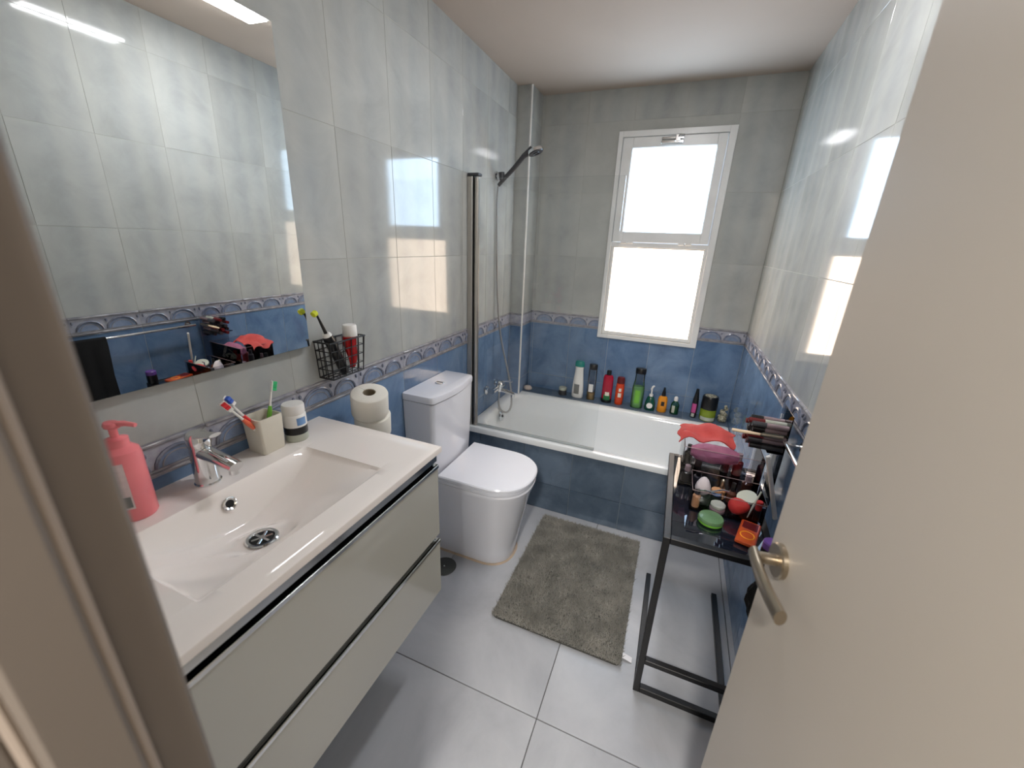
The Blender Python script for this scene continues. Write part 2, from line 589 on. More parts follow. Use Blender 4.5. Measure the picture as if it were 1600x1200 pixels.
def tile_plane(parent, frame, spans, holes=None, border=True, zmin=0.0, bluemat='tile_blue', light=True):
    """frame(u) -> (loc xy) and rotation z; spans: list of (u0,u1). local x axis = u, local -y = towards the room"""
    origin, udir, rz = frame
    hole = holes or (9, 9, 9, 9)
    for (u0, u1) in spans:
        rows = []
        if light:
            rows += [(LROWS[i], LROWS[i + 1], 'tile_light', 'wall_tile') for i in range(4)]
        rows += [(max(BROWS[i], zmin), BROWS[i + 1], bluemat, 'wall_tile') for i in range(3) if BROWS[i + 1] > zmin + .02]
        for z0, z1, m, nm in rows:
            z0e, z1e = z0 + G / 2, z1 - G / 2
            a, c = u0 + G / 2, u1 - G / 2
            if c - a < .004 or z1e - z0e < .01:
                continue
            inter = a < hole[1] and c > hole[0] and z0e < hole[3] and z1e > hole[2]
            if inter:
                me = polytile((a, c, z0e, z1e), hole, m)
                if me is None:
                    continue
                o = inst(nm, me, parent, (origin[0], origin[1], 0), (0, 0, rz))
            else:
                me = tile_mesh(c - a, z1e - z0e, m)
                um, zm = (a + c) / 2, (z0e + z1e) / 2
                o = inst(nm, me, parent, (origin[0] + udir[0] * um, origin[1] + udir[1] * um, zm), (0, 0, rz))
                # glazed tiles are never perfectly coplanar
                o.rotation_euler = (random.uniform(-.0011, .0011), 0, rz + random.uniform(-.0014, .0014))
        if border:
            a, c = u0 + G / 2, u1 - G / 2
            if c <= hole[0] or a >= hole[1] or hole[3] < ZB or hole[2] > ZT:
                segs = [(a, c)]
            else:
                segs = [(a, min(c, hole[0]))] if a < hole[0] else []
                if c > hole[1]:
                    segs.append((max(a, hole[1]), c))
            for a2, c2 in segs:
                if c2 - a2 < .012:
                    continue
                um = (a2 + c2) / 2
                inst('border_tile', border_mesh(c2 - a2), parent,
                     (origin[0] + udir[0] * um, origin[1] + udir[1] * um, (ZT + ZB) / 2), (0, 0, rz))


def cuts(u0, u1, off, step):
    j = [u0]
    k = math.ceil((u0 - off) / step + 1e-6)
    while off + k * step < u1 - .003:
        if off + k * step > u0 + .003:
            j.append(off + k * step)
        k += 1
    j.append(u1)
    return list(zip(j[:-1], j[1:]))


# left wall: local x runs towards -y... local -y points at +x (room)  -> rotation +90 deg
tile_plane(wl, ((0 - TT + TT, 0), (0, 1), PI / 2), [])
# rotation z=+90: local x -> +y, local y -> -x ; tile depth 0..TT goes to -x : good
tile_plane(wl, ((0, 0), (0, 1), PI / 2), cuts(YF, CY, .798, BW), zmin=0.0)
# right wall: local y -> +x : rotation -90 : local x -> -y
tile_plane(wr, ((W, 0), (0, -1), -PI / 2), cuts(-L, -YF, -L, BW), zmin=0.0)
# back wall: local y -> +y : rotation 0
tile_plane(wb, ((0, L), (1, 0), 0), cuts(CX, W, .105, .2665), holes=HO, zmin=0.3)
# pipe boxing: front and side faces
tile_plane(wc, ((0, CY), (1, 0), 0), [(0.0, CX - .004)], zmin=0.3)
tile_plane(wc, ((CX, 0), (0, 1), PI / 2), [(CY + .004, L)], zmin=0.3)
b = MB()
b.tube([(CX - .003, CY + .003, .43), (CX - .003, CY + .003, H)], .006, 'white', seg=8)
o = b.obj('corner_trim', wc)
o['label'] = 'white rounded corner trim'

# floor tiles 60 x 120
b = MB()
XJ, YJ = [-.385, .2153, .8153, 1.4153, 1.76], [-1.3, -.3643, .8357, 2.0357]
for i in range(len(XJ) - 1):
    for j in range(len(YJ) - 1):
        x0, x1 = max(XJ[i], -.0), min(XJ[i + 1], 1.76)
        q0, q1 = YJ[j], min(YJ[j + 1], YP - .004 + .02)
        bb = MB()
        bb.box((-(x1 - x0) / 2 + .0014, -(q1 - q0) / 2 + .0014, -TT), ((x1 - x0) / 2 - .0014, (q1 - q0) / 2 - .0014, 0), 'floor_tile', bev=.001)
        inst('floor_tile', bb.mesh('floor_tile', 20), fl, ((x0 + x1) / 2, (q0 + q1) / 2, 0))

# bath front panel and back ledge (brick-built, tiled)
b = MB()
b.box((0, YP + TT - .001, 0), (W, YP + .045, .40), 'grout_blue')
bp_ = struct(b.obj('trim_2'))
bp_['label'] = 'tiled panel along the front of the bathtub'
for (u0, u1) in cuts(0, W, .639 - .2733 * 3, .2733):
    for z0, z1 in ((0, .168), (.168, .392)):
        inst('wall_tile', tile_mesh(u1 - u0 - .003, z1 - z0 - .003, 'tile_blue_shaded'), bp_,
             ((u0 + u1) / 2, YP, (z0 + z1) / 2))
LZ = .432
YL = 2.556
b = MB()
b.box((CX, YL, 0), (W, L + .004, LZ - TT), 'grout_blue')
lg = struct(b.obj('trim_3'))
lg['label'] = 'tiled ledge behind the bathtub carrying bottles'
for (u0, u1) in cuts(CX, W, .105, .2665):
    inst('wall_tile', tile_mesh(u1 - u0 - .002, L - YL - .002, 'tile_blue_shaded'), lg, ((u0 + u1) / 2, (YL + L) / 2, LZ), (-PI / 2, 0, 0))

# ------------------------------------------------------------------ window
wn = bpy.data.objects.new('window_1', None)
C.objects.link(wn)
struct(wn)
wn['label'] = 'white two-pane window with frosted glass above the bathtub'


def ring(b, x0, x1, z0, z1, ix0, ix1, iz0, iz1, ya, yb, m, bev=.002):
    b.box((x0, ya, z0), (ix0, yb, z1), m, bev)
    b.box((ix1, ya, z0), (x1, yb, z1), m, bev)
    b.box((ix0 - .001, ya, iz1), (ix1 + .001, yb, z1), m, bev)
    b.box((ix0 - .001, ya, z0), (ix1 + .001, yb, iz0), m, bev)


b = MB()
ring(b, WX0, WX1, WZ0, WZ1, .588, 1.137, .888, 2.030, L - .016, L + .05, 'pvc')
b.box((.587, L - .012, 1.440), (1.138, L + .05, 1.466), 'pvc', .002)
b.obj('window_frame', wn)
b = MB()   # upper tilting sash
ring(b, .592, 1.133, 1.470, 2.026, .650, 1.087, 1.528, 1.971, L - .022, L + .03, 'pvc', .003)
ring(b, .643, 1.094, 1.521, 1.978, .652, 1.085, 1.530, 1.969, L - .016, L + .02, 'pvc', .002)
sash = b.obj('window_sash', wn)
b = MB()   # lower fixed glazing bead
ring(b, .590, 1.135, .890, 1.440, .608, 1.119, .912, 1.434, L - .008, L + .03, 'pvc', .002)
b.obj('glazing_bead', wn)
b = MB()
b.box((.645, L + .004, 1.522), (1.092, L + .010, 1.977), 'pane_up')
b.obj('window_pane', wn, 'upper frosted pane, bluish daylight')
b = MB()
b.box((.602, L + .008, .905), (1.125, L + .014, 1.440), 'pane_low')
b.obj('window_pane', wn, 'lower frosted pane, warmer daylight')
b = MB()   # chrome tilt latch
b.box((.80, L - .040, 1.985), (.915, L - .022, 2.000), 'chrome', .003)
b.box((.80, L - .036, 2.006), (.915, L - .022, 2.018), 'chrome', .003)
b.tube([(.875, L - .03, 1.998), (.895, L - .046, 2.022), (.915, L - .03, 2.024)], .006, 'chrome', 8)
b.box((.872, L - .046, 1.992), (.90, L - .03, 2.028), 'chrome', .003)
b.obj('window_latch', sash)
for hx in (.66, .70, .99, 1.03):
    b = MB()
    b.box((hx - .017, L - .021, 1.458), (hx + .017, L - .008, 1.474), 'white', .003)
    b.obj('window_hinge', wn)

# ------------------------------------------------------------------ doorway wall, door frame, door leaf, hall
JX, OX = 0.740, 1.300     # opening
b = MB()
b.box((-.12, -.045, -.02), (JX - .03, YF, H + .02), 'wall_back')
b.box((OX + .04, -.045, -.02), (W + .12, YF, H + .02), 'wall_back')
b.box((JX - .03, -.045, 2.08), (OX + .04, YF, H + .02), 'wall_back')
wf = struct(b.obj('wall_front'))
b = MB()
b.box((JX - .03, .067, 0), (JX, YF, 2.03), 'jamb_shaded', .003)            # rebate face
b.box((JX - .03, .030, 0), (JX + .0125, .063, 2.03), 'jamb_shaded', .003)    # door stop
b.box((JX - .03, -.07, 0), (JX + .006, .026, 2.03), 'jamb_shaded', .003)
b.box((OX, -.07, 0), (OX + .04, .060, 2.03), 'jamb_shaded', .003)
b.box((JX - .03, -.07, 2.03), (OX + .04, YF, 2.08), 'jamb_shaded', .003)
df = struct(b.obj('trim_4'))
df['label'] = 'shade-darkened white door frame edge at the left of the view'
b = MB()
b.tube([(JX + .004, .0655, 0.0), (JX + .004, .0655, 2.03)], .0042, 'seal', 8)
b.obj('door_seal', df, 'pale rubber seal strip')
b = MB()
b.tube([(JX + .004, .0280, 0.0), (JX + .004, .0280, 2.03)], .0035, 'seal', 8)
b.obj('door_seal', df)

HX, HY, EX, EY = 1.292, .104, 1.217, .640
DL = math.hypot(EX - HX, EY - HY)
DA = math.atan2(EY - HY, EX - HX)
dr = bpy.data.objects.new('door_1', None)
C.objects.link(dr)
struct(dr)
dr.location, dr.rotation_euler = (HX, HY, 0), (0, 0, DA)
dr['label'] = 'plain beige lacquered door standing open into the bathroom'
b = MB()      # local x along the leaf, local +y faces the camera side (-x world)
b.box((0, -.036, .010), (DL, 0, 2.03), 'door', .0015)
b.obj('door_leaf', dr)
# lever handle with round rose
hz = 1.004
hx_ = DL - .042
b = MB()
RXF = Matrix.Translation((hx_, 0, hz)) @ Matrix.Rotation(-PI / 2, 4, 'X')
b.lathe([(.0, 0), (.0262, 0), (.0262, .0065), (.0245, .0085), (.010, .0085), (.0, .0085)], 'satin', X=RXF, seg=36)
ha = b.obj('door_handle', dr, 'satin nickel lever handle on a round rose')
b = MB()
b.tube([(hx_, .006, hz), (hx_, .020, hz), (hx_, .028, hz), (hx_ - .004, .035, hz)], [.0088, .0088, .0092, .0092], 'satin', 16)
b.obj('neck', ha)
b = MB()
lp = []
for k in range(13):
    t = k / 12
    x = hx_ + .010 - .118 * t
    y = .036 + .004 * math.sin(t * PI)
    hh = .0085 + .0040 * t
    tt_ = .0062 + .0012 * t
    tw = math.radians(18 * (1 - t))
    z = hz + .003 - .006 * t
    loop = []
    for q in range(14):
        a = 2 * PI * q / 14
        dy, dz = tt_ * math.cos(a), hh * math.sin(a)
        loop.append((x, y + dy * math.cos(tw) - dz * math.sin(tw), z + dy * math.sin(tw) + dz * math.cos(tw)))
    lp.append(loop)
b.loft(lp, 'satin')
b.obj('lever', ha)
for hzz in (.25, 1.0, 1.75):
    b = MB()
    b.tube([(-.004, .002, hzz - .04), (-.004, .002, hzz + .04)], .006, 'satin', 10)
    b.obj('hinge', dr)

# hall shell behind the camera
b = MB()
b.box((-.1, -1.35, -.02), (1.9, -1.25, 2.4), 'hall')
b.box((-.2, -1.35, -.02), (-.1, -.045, 2.4), 'hall')
b.box((1.8, -1.35, -.02), (1.9, -.045, 2.4), 'hall')
b.box((W + .12, -.1, -.02), (1.9, -.045, 2.4), 'hall')
hw = struct(b.obj('wall_hall'))
b = MB()
b.box((-.2, -1.35, 2.30), (1.9, -.045, 2.4), 'ceiling')
struct(b.obj('ceiling_hall'))

# ------------------------------------------------------------------ ceiling downlight, mirror lamp, mirror
t = thing('ceiling_light', 'slim rectangular lit ceiling light above the middle of the bathroom', 'light', (.93, 1.37, H))
b = MB()
b.box((-.062, -.185, -.022), (.062, .185, -.0005), 'white', .003)
b.obj('housing', t)
b = MB()
b.box((-.054, -.177, -.028), (.054, .177, -.021), 'downlight', .002)
b.obj('diffuser', t)

# the mirror hangs with its top tipped slightly forward
t = thing('wall_mirror', 'large frameless rectangular mirror above the washbasin', 'mirror', (.003, 0, 1.1235), (0, math.radians(1.3), 0))
b = MB()
b.box((.0, .13, .0), (.0180, .852, .781), 'mirror_edge', .001)
b.obj('backing', t)
b = MB()
b.box((.0183, .1315, .0015), (.0195, .8505, .7795), 'mirror', 0)
b.obj('mirror_face', t)

# ------------------------------------------------------------------ vanity
VX, VY0, VY1, VZ = .461, YF + .004, .872, .8824
va = thing('vanity_cabinet', 'wall-hung gloss white two-drawer cabinet under the washbasin', 'cabinet', (0, 0, 0))
b = MB()
b.box((.001, VY0 + .012, .362), (.432, VY1 - .016, .762), 'cabinet', .001)
b.box((.001, VY1 - .032, .762), (.425, VY1 - .016, .862), 'cabinet', 0)
b.box((.001, VY0 + .012, .762), (.425, VY0 + .028, .862), 'cabinet', 0)
b.box((.412, VY0 + .028, .762), (.425, VY1 - .032, .862), 'cabinet', 0)
b.obj('carcass', va)
for z0, z1 in ((.584, .824), (.360, .562)):
    b = MB()
    b.box((.434, VY0 + .006, z0), (.455, VY1 - .012, z1), 'cabinet', .0015)
    dw = b.obj('drawer', va)
    b = MB()     # chrome grip profile along the drawer's top edge
    b.box((.436, VY0 + .006, z1), (.4565, VY1 - .012, z1 + .004), 'alu', .001)
    b.box((.4505, VY0 + .006, z1 - .007), (.4585, VY1 - .012, z1 + .004), 'alu', .0015)
    b.box((.436, VY0 + .006, z1 + .004), (.440, VY1 - .012, z1 + .016), 'alu', .001)
    b.obj('drawer_pull', dw, 'polished metal grip strip')
b = MB()
b.box((.426, VY0 + .012, .560), (.436, VY1 - .018, .586), 'gap_shade')
b.box((.426, VY0 + .012, .822), (.440, VY1 - .016, .8635), 'gap_shade')
b.obj('recess_shade_strip', va)  # dark strips put where the drawer recesses are only in shade
b = MB()
b.box((.438, VY0 + .008, .838), (.4535, VY1 - .014, .8635), 'alu', .002)
b.obj('top_profile', va, 'polished metal strip under the washbasin edge')
# washbasin top with moulded bowl
BX0, BX1, BY0, BY1 = .125, .392, .262, .704
YC = (BY0 + BY1) / 2


def basin_raw(x, y):
    if not (BX0 < x < BX1 and BY0 < y < BY1):
        return VZ
    tt = abs((y - YC) / ((BY1 - BY0) / 2))
    f = 1 - tt ** 2.0
    f = f * (1 - .15 * math.exp(-((tt - .0) / .3) ** 2)) + .15 * math.exp(-(tt / .3) ** 2) * f
    s = (x - BX0) / (BX1 - BX0)
    ss = lambda a: a * a * (3 - 2 * a)
    g1 = ss(min(1, s / .13))
    g2 = 1 - (1 - min(1, (1 - s) / .68)) ** 1.3
    return VZ - .002 - .086 * f * g1 * g2 - .004 * min(1, s / .05, (1 - s) / .05)


DX, DY = .264, .456


def basin_z(x, y):
    z = basin_raw(x, y)
    d = math.hypot(x - DX, y - DY)
    if d < .075 and z < VZ - .004:
        w_ = min(1, max(0, (d - .036) / .039))
        w_ = w_ * w_ * (3 - 2 * w_)
        z = basin_raw(DX, DY) * (1 - w_) + z * w_
    return z


def lin(a, b_, n):
    return [a + (b_ - a) * k / n for k in range(n + 1)]


xs = [0.0, .0015] + lin(.0015, BX0, 4)[1:] + [BX0 + .034 * k / 12 for k in range(1, 13)] + lin(BX0 + .034, BX1, 40)[1:] + lin(BX1, VX - .0035, 3)[1:]
ys = [VY0 + .0035] + lin(VY0 + .0035, BY0, 4)[1:] + lin(BY0, BY1, 72)[1:] + lin(BY1, VY1 - .0035, 4)[1:]
bm = bmesh.new()
g = [[bm.verts.new((x, y, basin_z(x, y))) for y in ys] for x in xs]
for i in range(len(xs) - 1):
    for j in range(len(ys) - 1):
        bm.faces.new((g[i][j], g[i + 1][j], g[i + 1][j + 1], g[i][j + 1]))
per = [g[i][0] for i in range(len(xs))] + [g[-1][j] for j in range(1, len(ys))] + [g[i][-1] for i in range(len(xs) - 2, -1, -1)] + [g[0][j] for j in range(len(ys) - 2, 0, -1)]
prev = per
for off, dz in ((.0025, .0010), (.0035, .0035), (.0035, .0175), (-.012, .0180)):
    cur = []
    for v in per:
        x, y = v.co.x, v.co.y
        nx = x + (off if x > VX - .004 else 0)
        ny = y + (off if y > VY1 - .004 else (-off if y < VY0 + .004 else 0))
        cur.append(bm.verts.new((nx, ny, VZ - dz)))
    n = len(per)
    for k in range(n):
        bm.faces.new((prev[k], prev[(k + 1) % n], cur[(k + 1) % n], cur[k]))
    prev = cur
bmesh.ops.recalc_face_normals(bm, faces=bm.faces)
me = bpy.data.meshes.new('washbasin')
bm.to_mesh(me)
bm.free()
me.materials.append(M['ceramic'])
me.polygons.foreach_set('use_smooth', [True] * len(me.polygons))
me.set_sharp_from_angle(angle=math.radians(38))
wbz = thing('washbasin', 'rectangular white ceramic washbasin top with sloping bowl on the white cabinet', 'sink', (0, 0, 0))
o = bpy.data.objects.new('basin', me)
C.objects.link(o)
o.parent = wbz
dx, dy = DX, DY
dz = basin_z(dx, dy)
b = MB()
b.lathe([(.031, .0005), (.0325, .002), (.030, .0045), (.025, .004), (.022, -.001), (.0215, -.012), (.0, -.012)], 'chrome',
        (dx, dy, dz + .0015), 36, cap=False)
drn = b.obj('drain', wbz, 'chrome drain ring')
b = MB()
b.lathe([(0, .0016), (.0225, .0016), (.0225, -.0005), (0, -.0005)], 'rubber', (dx, dy, dz + .0015), 24)
for a in (0, 60, 120):
    X = Matrix.Translation((dx, dy, dz + .0035)) @ Matrix.Rotation(math.radians(a), 4, 'Z')
    b.box((-.0205, -.0028, -.001), (.0205, .0028, .0015), 'alu', .0006, X=X)
b.lathe([(0, -.001), (.006, -.001), (.006, .003), (0, .003)], 'alu', (dx, dy, dz + .0035), 12)
b.obj('strainer', drn)
b = MB()
X = Matrix.Translation((BX0 + .0150, .476, VZ - .034)) @ Matrix.Rotation(math.radians(72), 4, 'Y')
b.lathe([(.0105, 0), (.0155, .0005), (.016, .003), (.013, .004), (.0095, .002), (.0095, -.01)], 'chrome', X=X, seg=24, cap=False)
ov = b.obj('overflow_ring', wbz, 'chrome overflow ring')
b = MB()
b.lathe([(0, .0005), (.0105, .0005), (.0105, .0018), (0, .0018)], 'rubber', X=X, seg=20)
b.obj('overflow_shade_disc', ov)  # flat black disc painted in for the shaded opening

# ------------------------------------------------------------------ washbasin tap
tp = thing('basin_tap', 'chrome single-lever mixer tap standing behind the washbasin bowl', 'tap', (.066, .484, VZ + .0005))
b = MB()
b.lathe([(0, 0), (.0265, 0), (.027, .003), (.0245, .006), (.0235, .05), (.0225, .088), (.0215, .098), (0, .098)], 'chrome', seg=28)
b.obj('body', tp)
b = MB()
lp = []
for k in range(11):
    t = k / 10
    x = -.012 + .128 * t
    z = .082 - .006 * t - .006 * t * t
    hw_, hh = .020 - .004 * t, .017 - .008 * t
    lp.append([(x, hw_ * math.cos(2 * PI * q / 16), z + hh * math.sin(2 * PI * q / 16)) for q in range(16)])
b.loft(lp, 'chrome')
b.lathe([(0, -.012), (.010, -.012), (.010, .004), (0, .004)], 'chrome', (.104, 0, .062), 16)
b.obj('spout', tp)
b = MB()
b.lathe([(0, .096), (.023, .096), (.0245, .104), (.0235, .120), (.019, .128), (0, .131)], 'chrome', seg=28)
lp = []
for k in range(9):
    t = k / 8
    x = -.004 + .070 * t
    z = .120 + .012 * t + .004 * t * t
    hw_, hh = .019 - .006 * t, .0085 - .004 * t
    lp.append([(x, hw_ * math.cos(2 * PI * q / 14), z + hh * math.sin(2 * PI * q / 14)) for q in range(14)])
b.loft(lp, 'chrome')
b.obj('lever', tp)

# ------------------------------------------------------------------ generic containers


def prof_obj(name, parent, prof, m, seg=24, label=None, X=None, cap=True, sx=1, sy=1, c=(0, 0, 0)):
    b_ = MB()
    b_.lathe(prof, m, c, seg, X, cap, sx, sy)
    return b_.obj(name, parent, label)


# pink pump bottle
t = thing('soap_pump_bottle', 'coral pink pump bottle with pale label on the washbasin beside the door frame', 'bottle', (.060, .352, VZ + .0005))
prof_obj('bottle_body', t, [(0, 0), (.029, 0), (.0315, .004), (.0315, .135), (.0295, .147), (.020, .156), (.014, .159), (.0, .159)], 'pink', 32)
b = MB()
lps = []
for z in (.030, .130):
    lps.append([(.0319 * math.cos(a), .0319 * math.sin(a), z) for a in [math.radians(-150 + 125 * k / 12) for k in range(13)]])
b.loft(lps, 'pinklabel', False, False, closed=False)
lb = b.obj('label', t, 'pale printed label')
b = MB()
lps = []
for z in (.034, .058):
    lps.append([(.0322 * math.cos(a), .0322 * math.sin(a), z) for a in [math.radians(-66 + 36 * k / 6) for k in range(7)]])
b.loft(lps, 'greylabel', False, False, closed=False)
b.obj('label_print', lb)
b = MB()
b.lathe([(0, .156), (.0185, .156), (.0185, .172), (.012, .174), (.0065, .176), (.0065, .198), (0, .198)], 'pink', seg=24)
b.lathe([(0, .196), (.011, .196), (.012, .200), (.010, .206), (0, .208)], 'pink', seg=20, sx=1.5)
b.tube([(.0, .0, .202), (.024, .010, .205), (.042, .018, .202)], [.0065, .0055, .004], 'pink', 10)
b.obj('pump_head', t)

# toothbrush cup
t = thing('toothbrush_cup', 'square cream ceramic toothbrush cup behind the washbasin bowl', 'cup', (.046, .652, VZ + .0005))
b = MB()
q_ = [(.030, 0), (.0315, .003), (.0345, .098), (.0340, .1005), (.0310, .1005), (.0300, .097), (.0280, .010)]
b.loft([rrect(0, 0, r, r, .006, z, 4) for r, z in q_], 'cream')
b.obj('cup_body', t)


def toothbrush(label, p0, p1, grip, bristles, roll):
    p0, p1 = Vector(p0), Vector(p1)
    d = (p1 - p0)
    t_ = thing('toothbrush', label, 'toothbrush', p0, group='toothbrushes in the cream cup')
    q = d.to_track_quat('Z', 'Y').to_matrix().to_4x4() @ Matrix.Rotation(roll, 4, 'Z')
    ln = d.length
    b_ = MB()
    b_.tube([(0, 0, 0), (0, 0, ln * .45), (0, .001, ln * .62), (0, 0, ln * .85)], [.0045, .0050, .0032, .0026], 'white', 8, X=q)
    b_.obj('handle', t_)
    b_ = MB()
    b_.tube([(0, .0006, ln * .40), (0, .0012, ln * .52), (0, .001, ln * .62)], [.0056, .0062, .0042], grip, 8, X=q)
    b_.obj('grip', t_)
    b_ = MB()
    b_.box((-.0065, -.002, ln * .84), (.0065, .0028, ln), 'white', .0018, X=q)
    hd = b_.obj('brush_head', t_)
    n = len(bristles)
    for k, bc in enumerate(bristles):
        b_ = MB()
        z0 = ln * .855 + (ln * .14) * k / n
        z1 = ln * .855 + (ln * .14) * (k + 1) / n - .0008
        b_.box((-.0055, .0028, z0), (.0055, .0125, z1), bc, .0008, X=q)
        b_.obj('bristles', hd)
    return t_


cx_, cy_ = .046, .652
toothbrush('orange-gripped toothbrush with red and white bristles leaning left in cream cup', (cx_ + .004, cy_ + .012, VZ + .014), (cx_ + .022, cy_ - .105, VZ + .178), 'orangep', ['white', 'redb', 'redb'], -1.9)
toothbrush('white toothbrush with blue bristles leaning left beside the orange-gripped one', (cx_ - .006, cy_ + .014, VZ + .014), (cx_ + .006, cy_ - .088, VZ + .182), 'redb', ['white', 'blue', 'blue'], -1.4)
toothbrush('green-gripped toothbrush with mint bristles upright in cream cup', (cx_ + .010, cy_ - .010, VZ + .014), (cx_ + .006, cy_ + .040, VZ + .185), 'leaf', ['mint', 'mint', 'mint'], 2.6)

t = thing('cream_jar', 'white-capped jar with black band and pale base beside the cream cup', 'jar', (.066, .730, VZ + .0005))
prof_obj('jar_base', t, [(0, 0), (.029, 0), (.0305, .003), (.0305, .022), (0, .022)], 'palelid', 32)
prof_obj('black_band', t, [(0, .022), (.0308, .022), (.0308, .044), (0, .044)], 'black', 32)
prof_obj('jar_upper', t, [(0, .044), (.0308, .044), (.0305, .076), (.028, .080), (0, .080)], 'white', 32)
prof_obj('cap', t, [(0, .080), (.0285, .080), (.0295, .084), (.0292, .104), (.027, .108), (0, .109)], 'white', 32)
b = MB()
lps = []
for z in (.050, .072):
    lps.append([(.0312 * math.cos(a), .0312 * math.sin(a), z) for a in [math.radians(-30 + 50 * k / 8) for k in range(9)]])
b.loft(lps, 'bluegrey', False, False, closed=False)
b.obj('label', t, 'pale blue printed patch')

# ------------------------------------------------------------------ wire basket on wall with toothbrush and tube
bk = thing('wire_basket', 'small black wire basket fixed to the wall beside the mirror', 'basket', (0, .957, 1.010))
BX, BYH, BH = .060, .066, .118


def wire(pts, r=.0017):
    b_ = MB()
    b_.tube(pts, r, 'black', 6)
    b_.obj('wire', bk)


for z, ex in ((0, 0), (.03, .002), (.06, .004), (.09, .006), (BH, .009)):
    wire([(.003, -BYH - ex, z), (BX + ex, -BYH - ex, z), (BX + ex, BYH + ex, z), (.003, BYH + ex, z), (.003, -BYH - ex, z)], .0027 if z in (0, BH) else .0017)
for k in range(6):
    y = -BYH + 2 * BYH * k / 5
    wire([(.003, y * 1.1, BH), (.003, y, 0), (BX, y, 0), (BX + .009, y * 1.1, BH)])
for k in range(1, 4):
    x = BX * k / 3
    wire([(x, -BYH, 0), (x, BYH, 0)])
    wire([(x, -BYH, 0), (x * 1.05, -BYH - .009, BH)])
    wire([(x, BYH, 0), (x * 1.05, BYH + .009, BH)])

t = thing('electric_toothbrush', 'black electric toothbrush with acid yellow head leaning in the wire basket', 'toothbrush', (.045, .955, 1.016))
q = (Vector((.050, .858, 1.236)) - Vector((.045, .955, 1.016))).to_track_quat('Z', 'Y').to_matrix().to_4x4()
prof_obj('handle', t, [(0, 0), (.012, .0), (.015, .006), (.0155, .08), (.0165, .13), (.0145, .146), (0, .146)], 'black', 20, X=q)
prof_obj('collar', t, [(.0, .146), (.0148, .146), (.011, .155), (0, .156)], 'white', 20, X=q)
prof_obj('brush_neck', t, [(0, .155), (.0055, .156), (.0048, .175), (.0035, .205), (.0032, .222), (0, .222)], 'black', 12, X=q)
b = MB()
Xh = q @ Matrix.Translation((0, -.003, .228)) @ Matrix.Rotation(PI / 2, 4, 'X')
b.lathe([(0, -.004), (.008, -.004), (.009, .0), (.0085, .009), (0, .010)], 'yellow', X=Xh, seg=16)
b.obj('brush_head', t, 'acid yellow round head')

t = thing('toothpaste_tube', 'shiny red toothpaste tube with white cap standing in the wire basket', 'tube', (.052, .985, 1.016))
b = MB()
lp = []
for k in range(9):
    s = k / 8
    hx2 = .003 + .016 * s
    hy2 = .029 - .002 * s + .005 * math.sin(PI * s)
    dyy = .004 * math.sin(6 * s)
    lp.append([(hx2 * math.cos(2 * PI * a / 18), dyy + hy2 * (.42 + .52 * s) * math.sin(2 * PI * a / 18), .012 + .105 * s) for a in range(18)])
b.loft(lp, 'toothred')
b.obj('tube_body', t)
prof_obj('cap', t, [(0, .117), (.0215, .117), (.0225, .121), (.0220, .150), (.0200, .154), (0, .154)], 'white', 24)

# ------------------------------------------------------------------ toilet rolls on wall holder
RXc, RYc = .084, 1.006
tilt = Matrix.Rotation(math.radians(10), 4, 'Y') @ Matrix.Rotation(math.radians(9), 4, 'X')
hd = thing('toilet_roll_holder', 'vertical metal holder on the left wall carrying spare toilet rolls', 'holder', (RXc, RYc, .704))
b = MB()
b.tube([(0, 0, .0), (0, 0, .235)], .005, 'chrome', 10, X=tilt)
b.lathe([(0, -.004), (.045, -.004), (.045, .0), (0, .0)], 'chrome', X=tilt, seg=24)
b.obj('post', hd)
b = MB()
b.box((-.078, -.02, -.01), (-.0, .02, -.004), 'chrome', .002)
b.obj('wall_bracket', hd)
for k, (lab) in enumerate(('lowest white toilet roll on the vertical holder, mostly hidden by counter', 'white toilet roll in middle of the stack beside the cistern', 'topmost white toilet roll of the stack beside the cistern')):
    zz = .001 + .087 * k
    t = thing('toilet_roll', lab, 'toilet paper', Vector((RXc, RYc, .704)) + (tilt @ Vector((.004 if k == 1 else 0, .005 if k == 1 else 0, zz))), group='spare toilet rolls on the wall holder')
    t.rotation_euler = tilt.to_euler()
    prof_obj('paper', t, [(.021, 0), (.053, 0), (.058, .003), (.060, .008), (.060, .077), (.058, .082), (.053, .085), (.021, .085), (.021, 0)], 'paper', 40, cap=False)
    prof_obj('core', t, [(.0185, .001), (.0208, .001), (.0208, .0835), (.0185, .0835), (.0185, .001)], 'core', 28, cap=False)
    if k == 2:
        b = MB()
        b.box((-.0555, -.0022, .0845), (-.02, .0, .0858), 'paper', X=Matrix.Rotation(math.radians(-8), 4, 'Z'))
        b.obj('loose_edge', t)

# ------------------------------------------------------------------ toilet
TY = 1.478
to = thing('toilet', 'white close-coupled toilet with closed D-shaped lid against the left wall', 'toilet', (0, TY, 0))


def dloop(x0, x1, hw_, z, n=22, k=2.3, back=.0):
    """D shape: straight sides from the wall, rounded nose"""
    pts = []
    r = min(hw_ * 1.05, x1 - x0)
    cx = x1 - r
    pts.append((x0, -hw_, z))
    pts.append((x0 + (cx - x0) * .5, -hw_, z))
    for q in range(n + 1):
        a = -PI / 2 + PI * q / n
        ca, sa = math.cos(a), math.sin(a)
        pts.append((cx + r * abs(ca) ** (2 / k), hw_ * math.copysign(abs(sa) ** (2 / k), sa), z))
    pts.append((x0 + (cx - x0) * .5, hw_, z))
    pts.append((x0, hw_, z))
    return pts


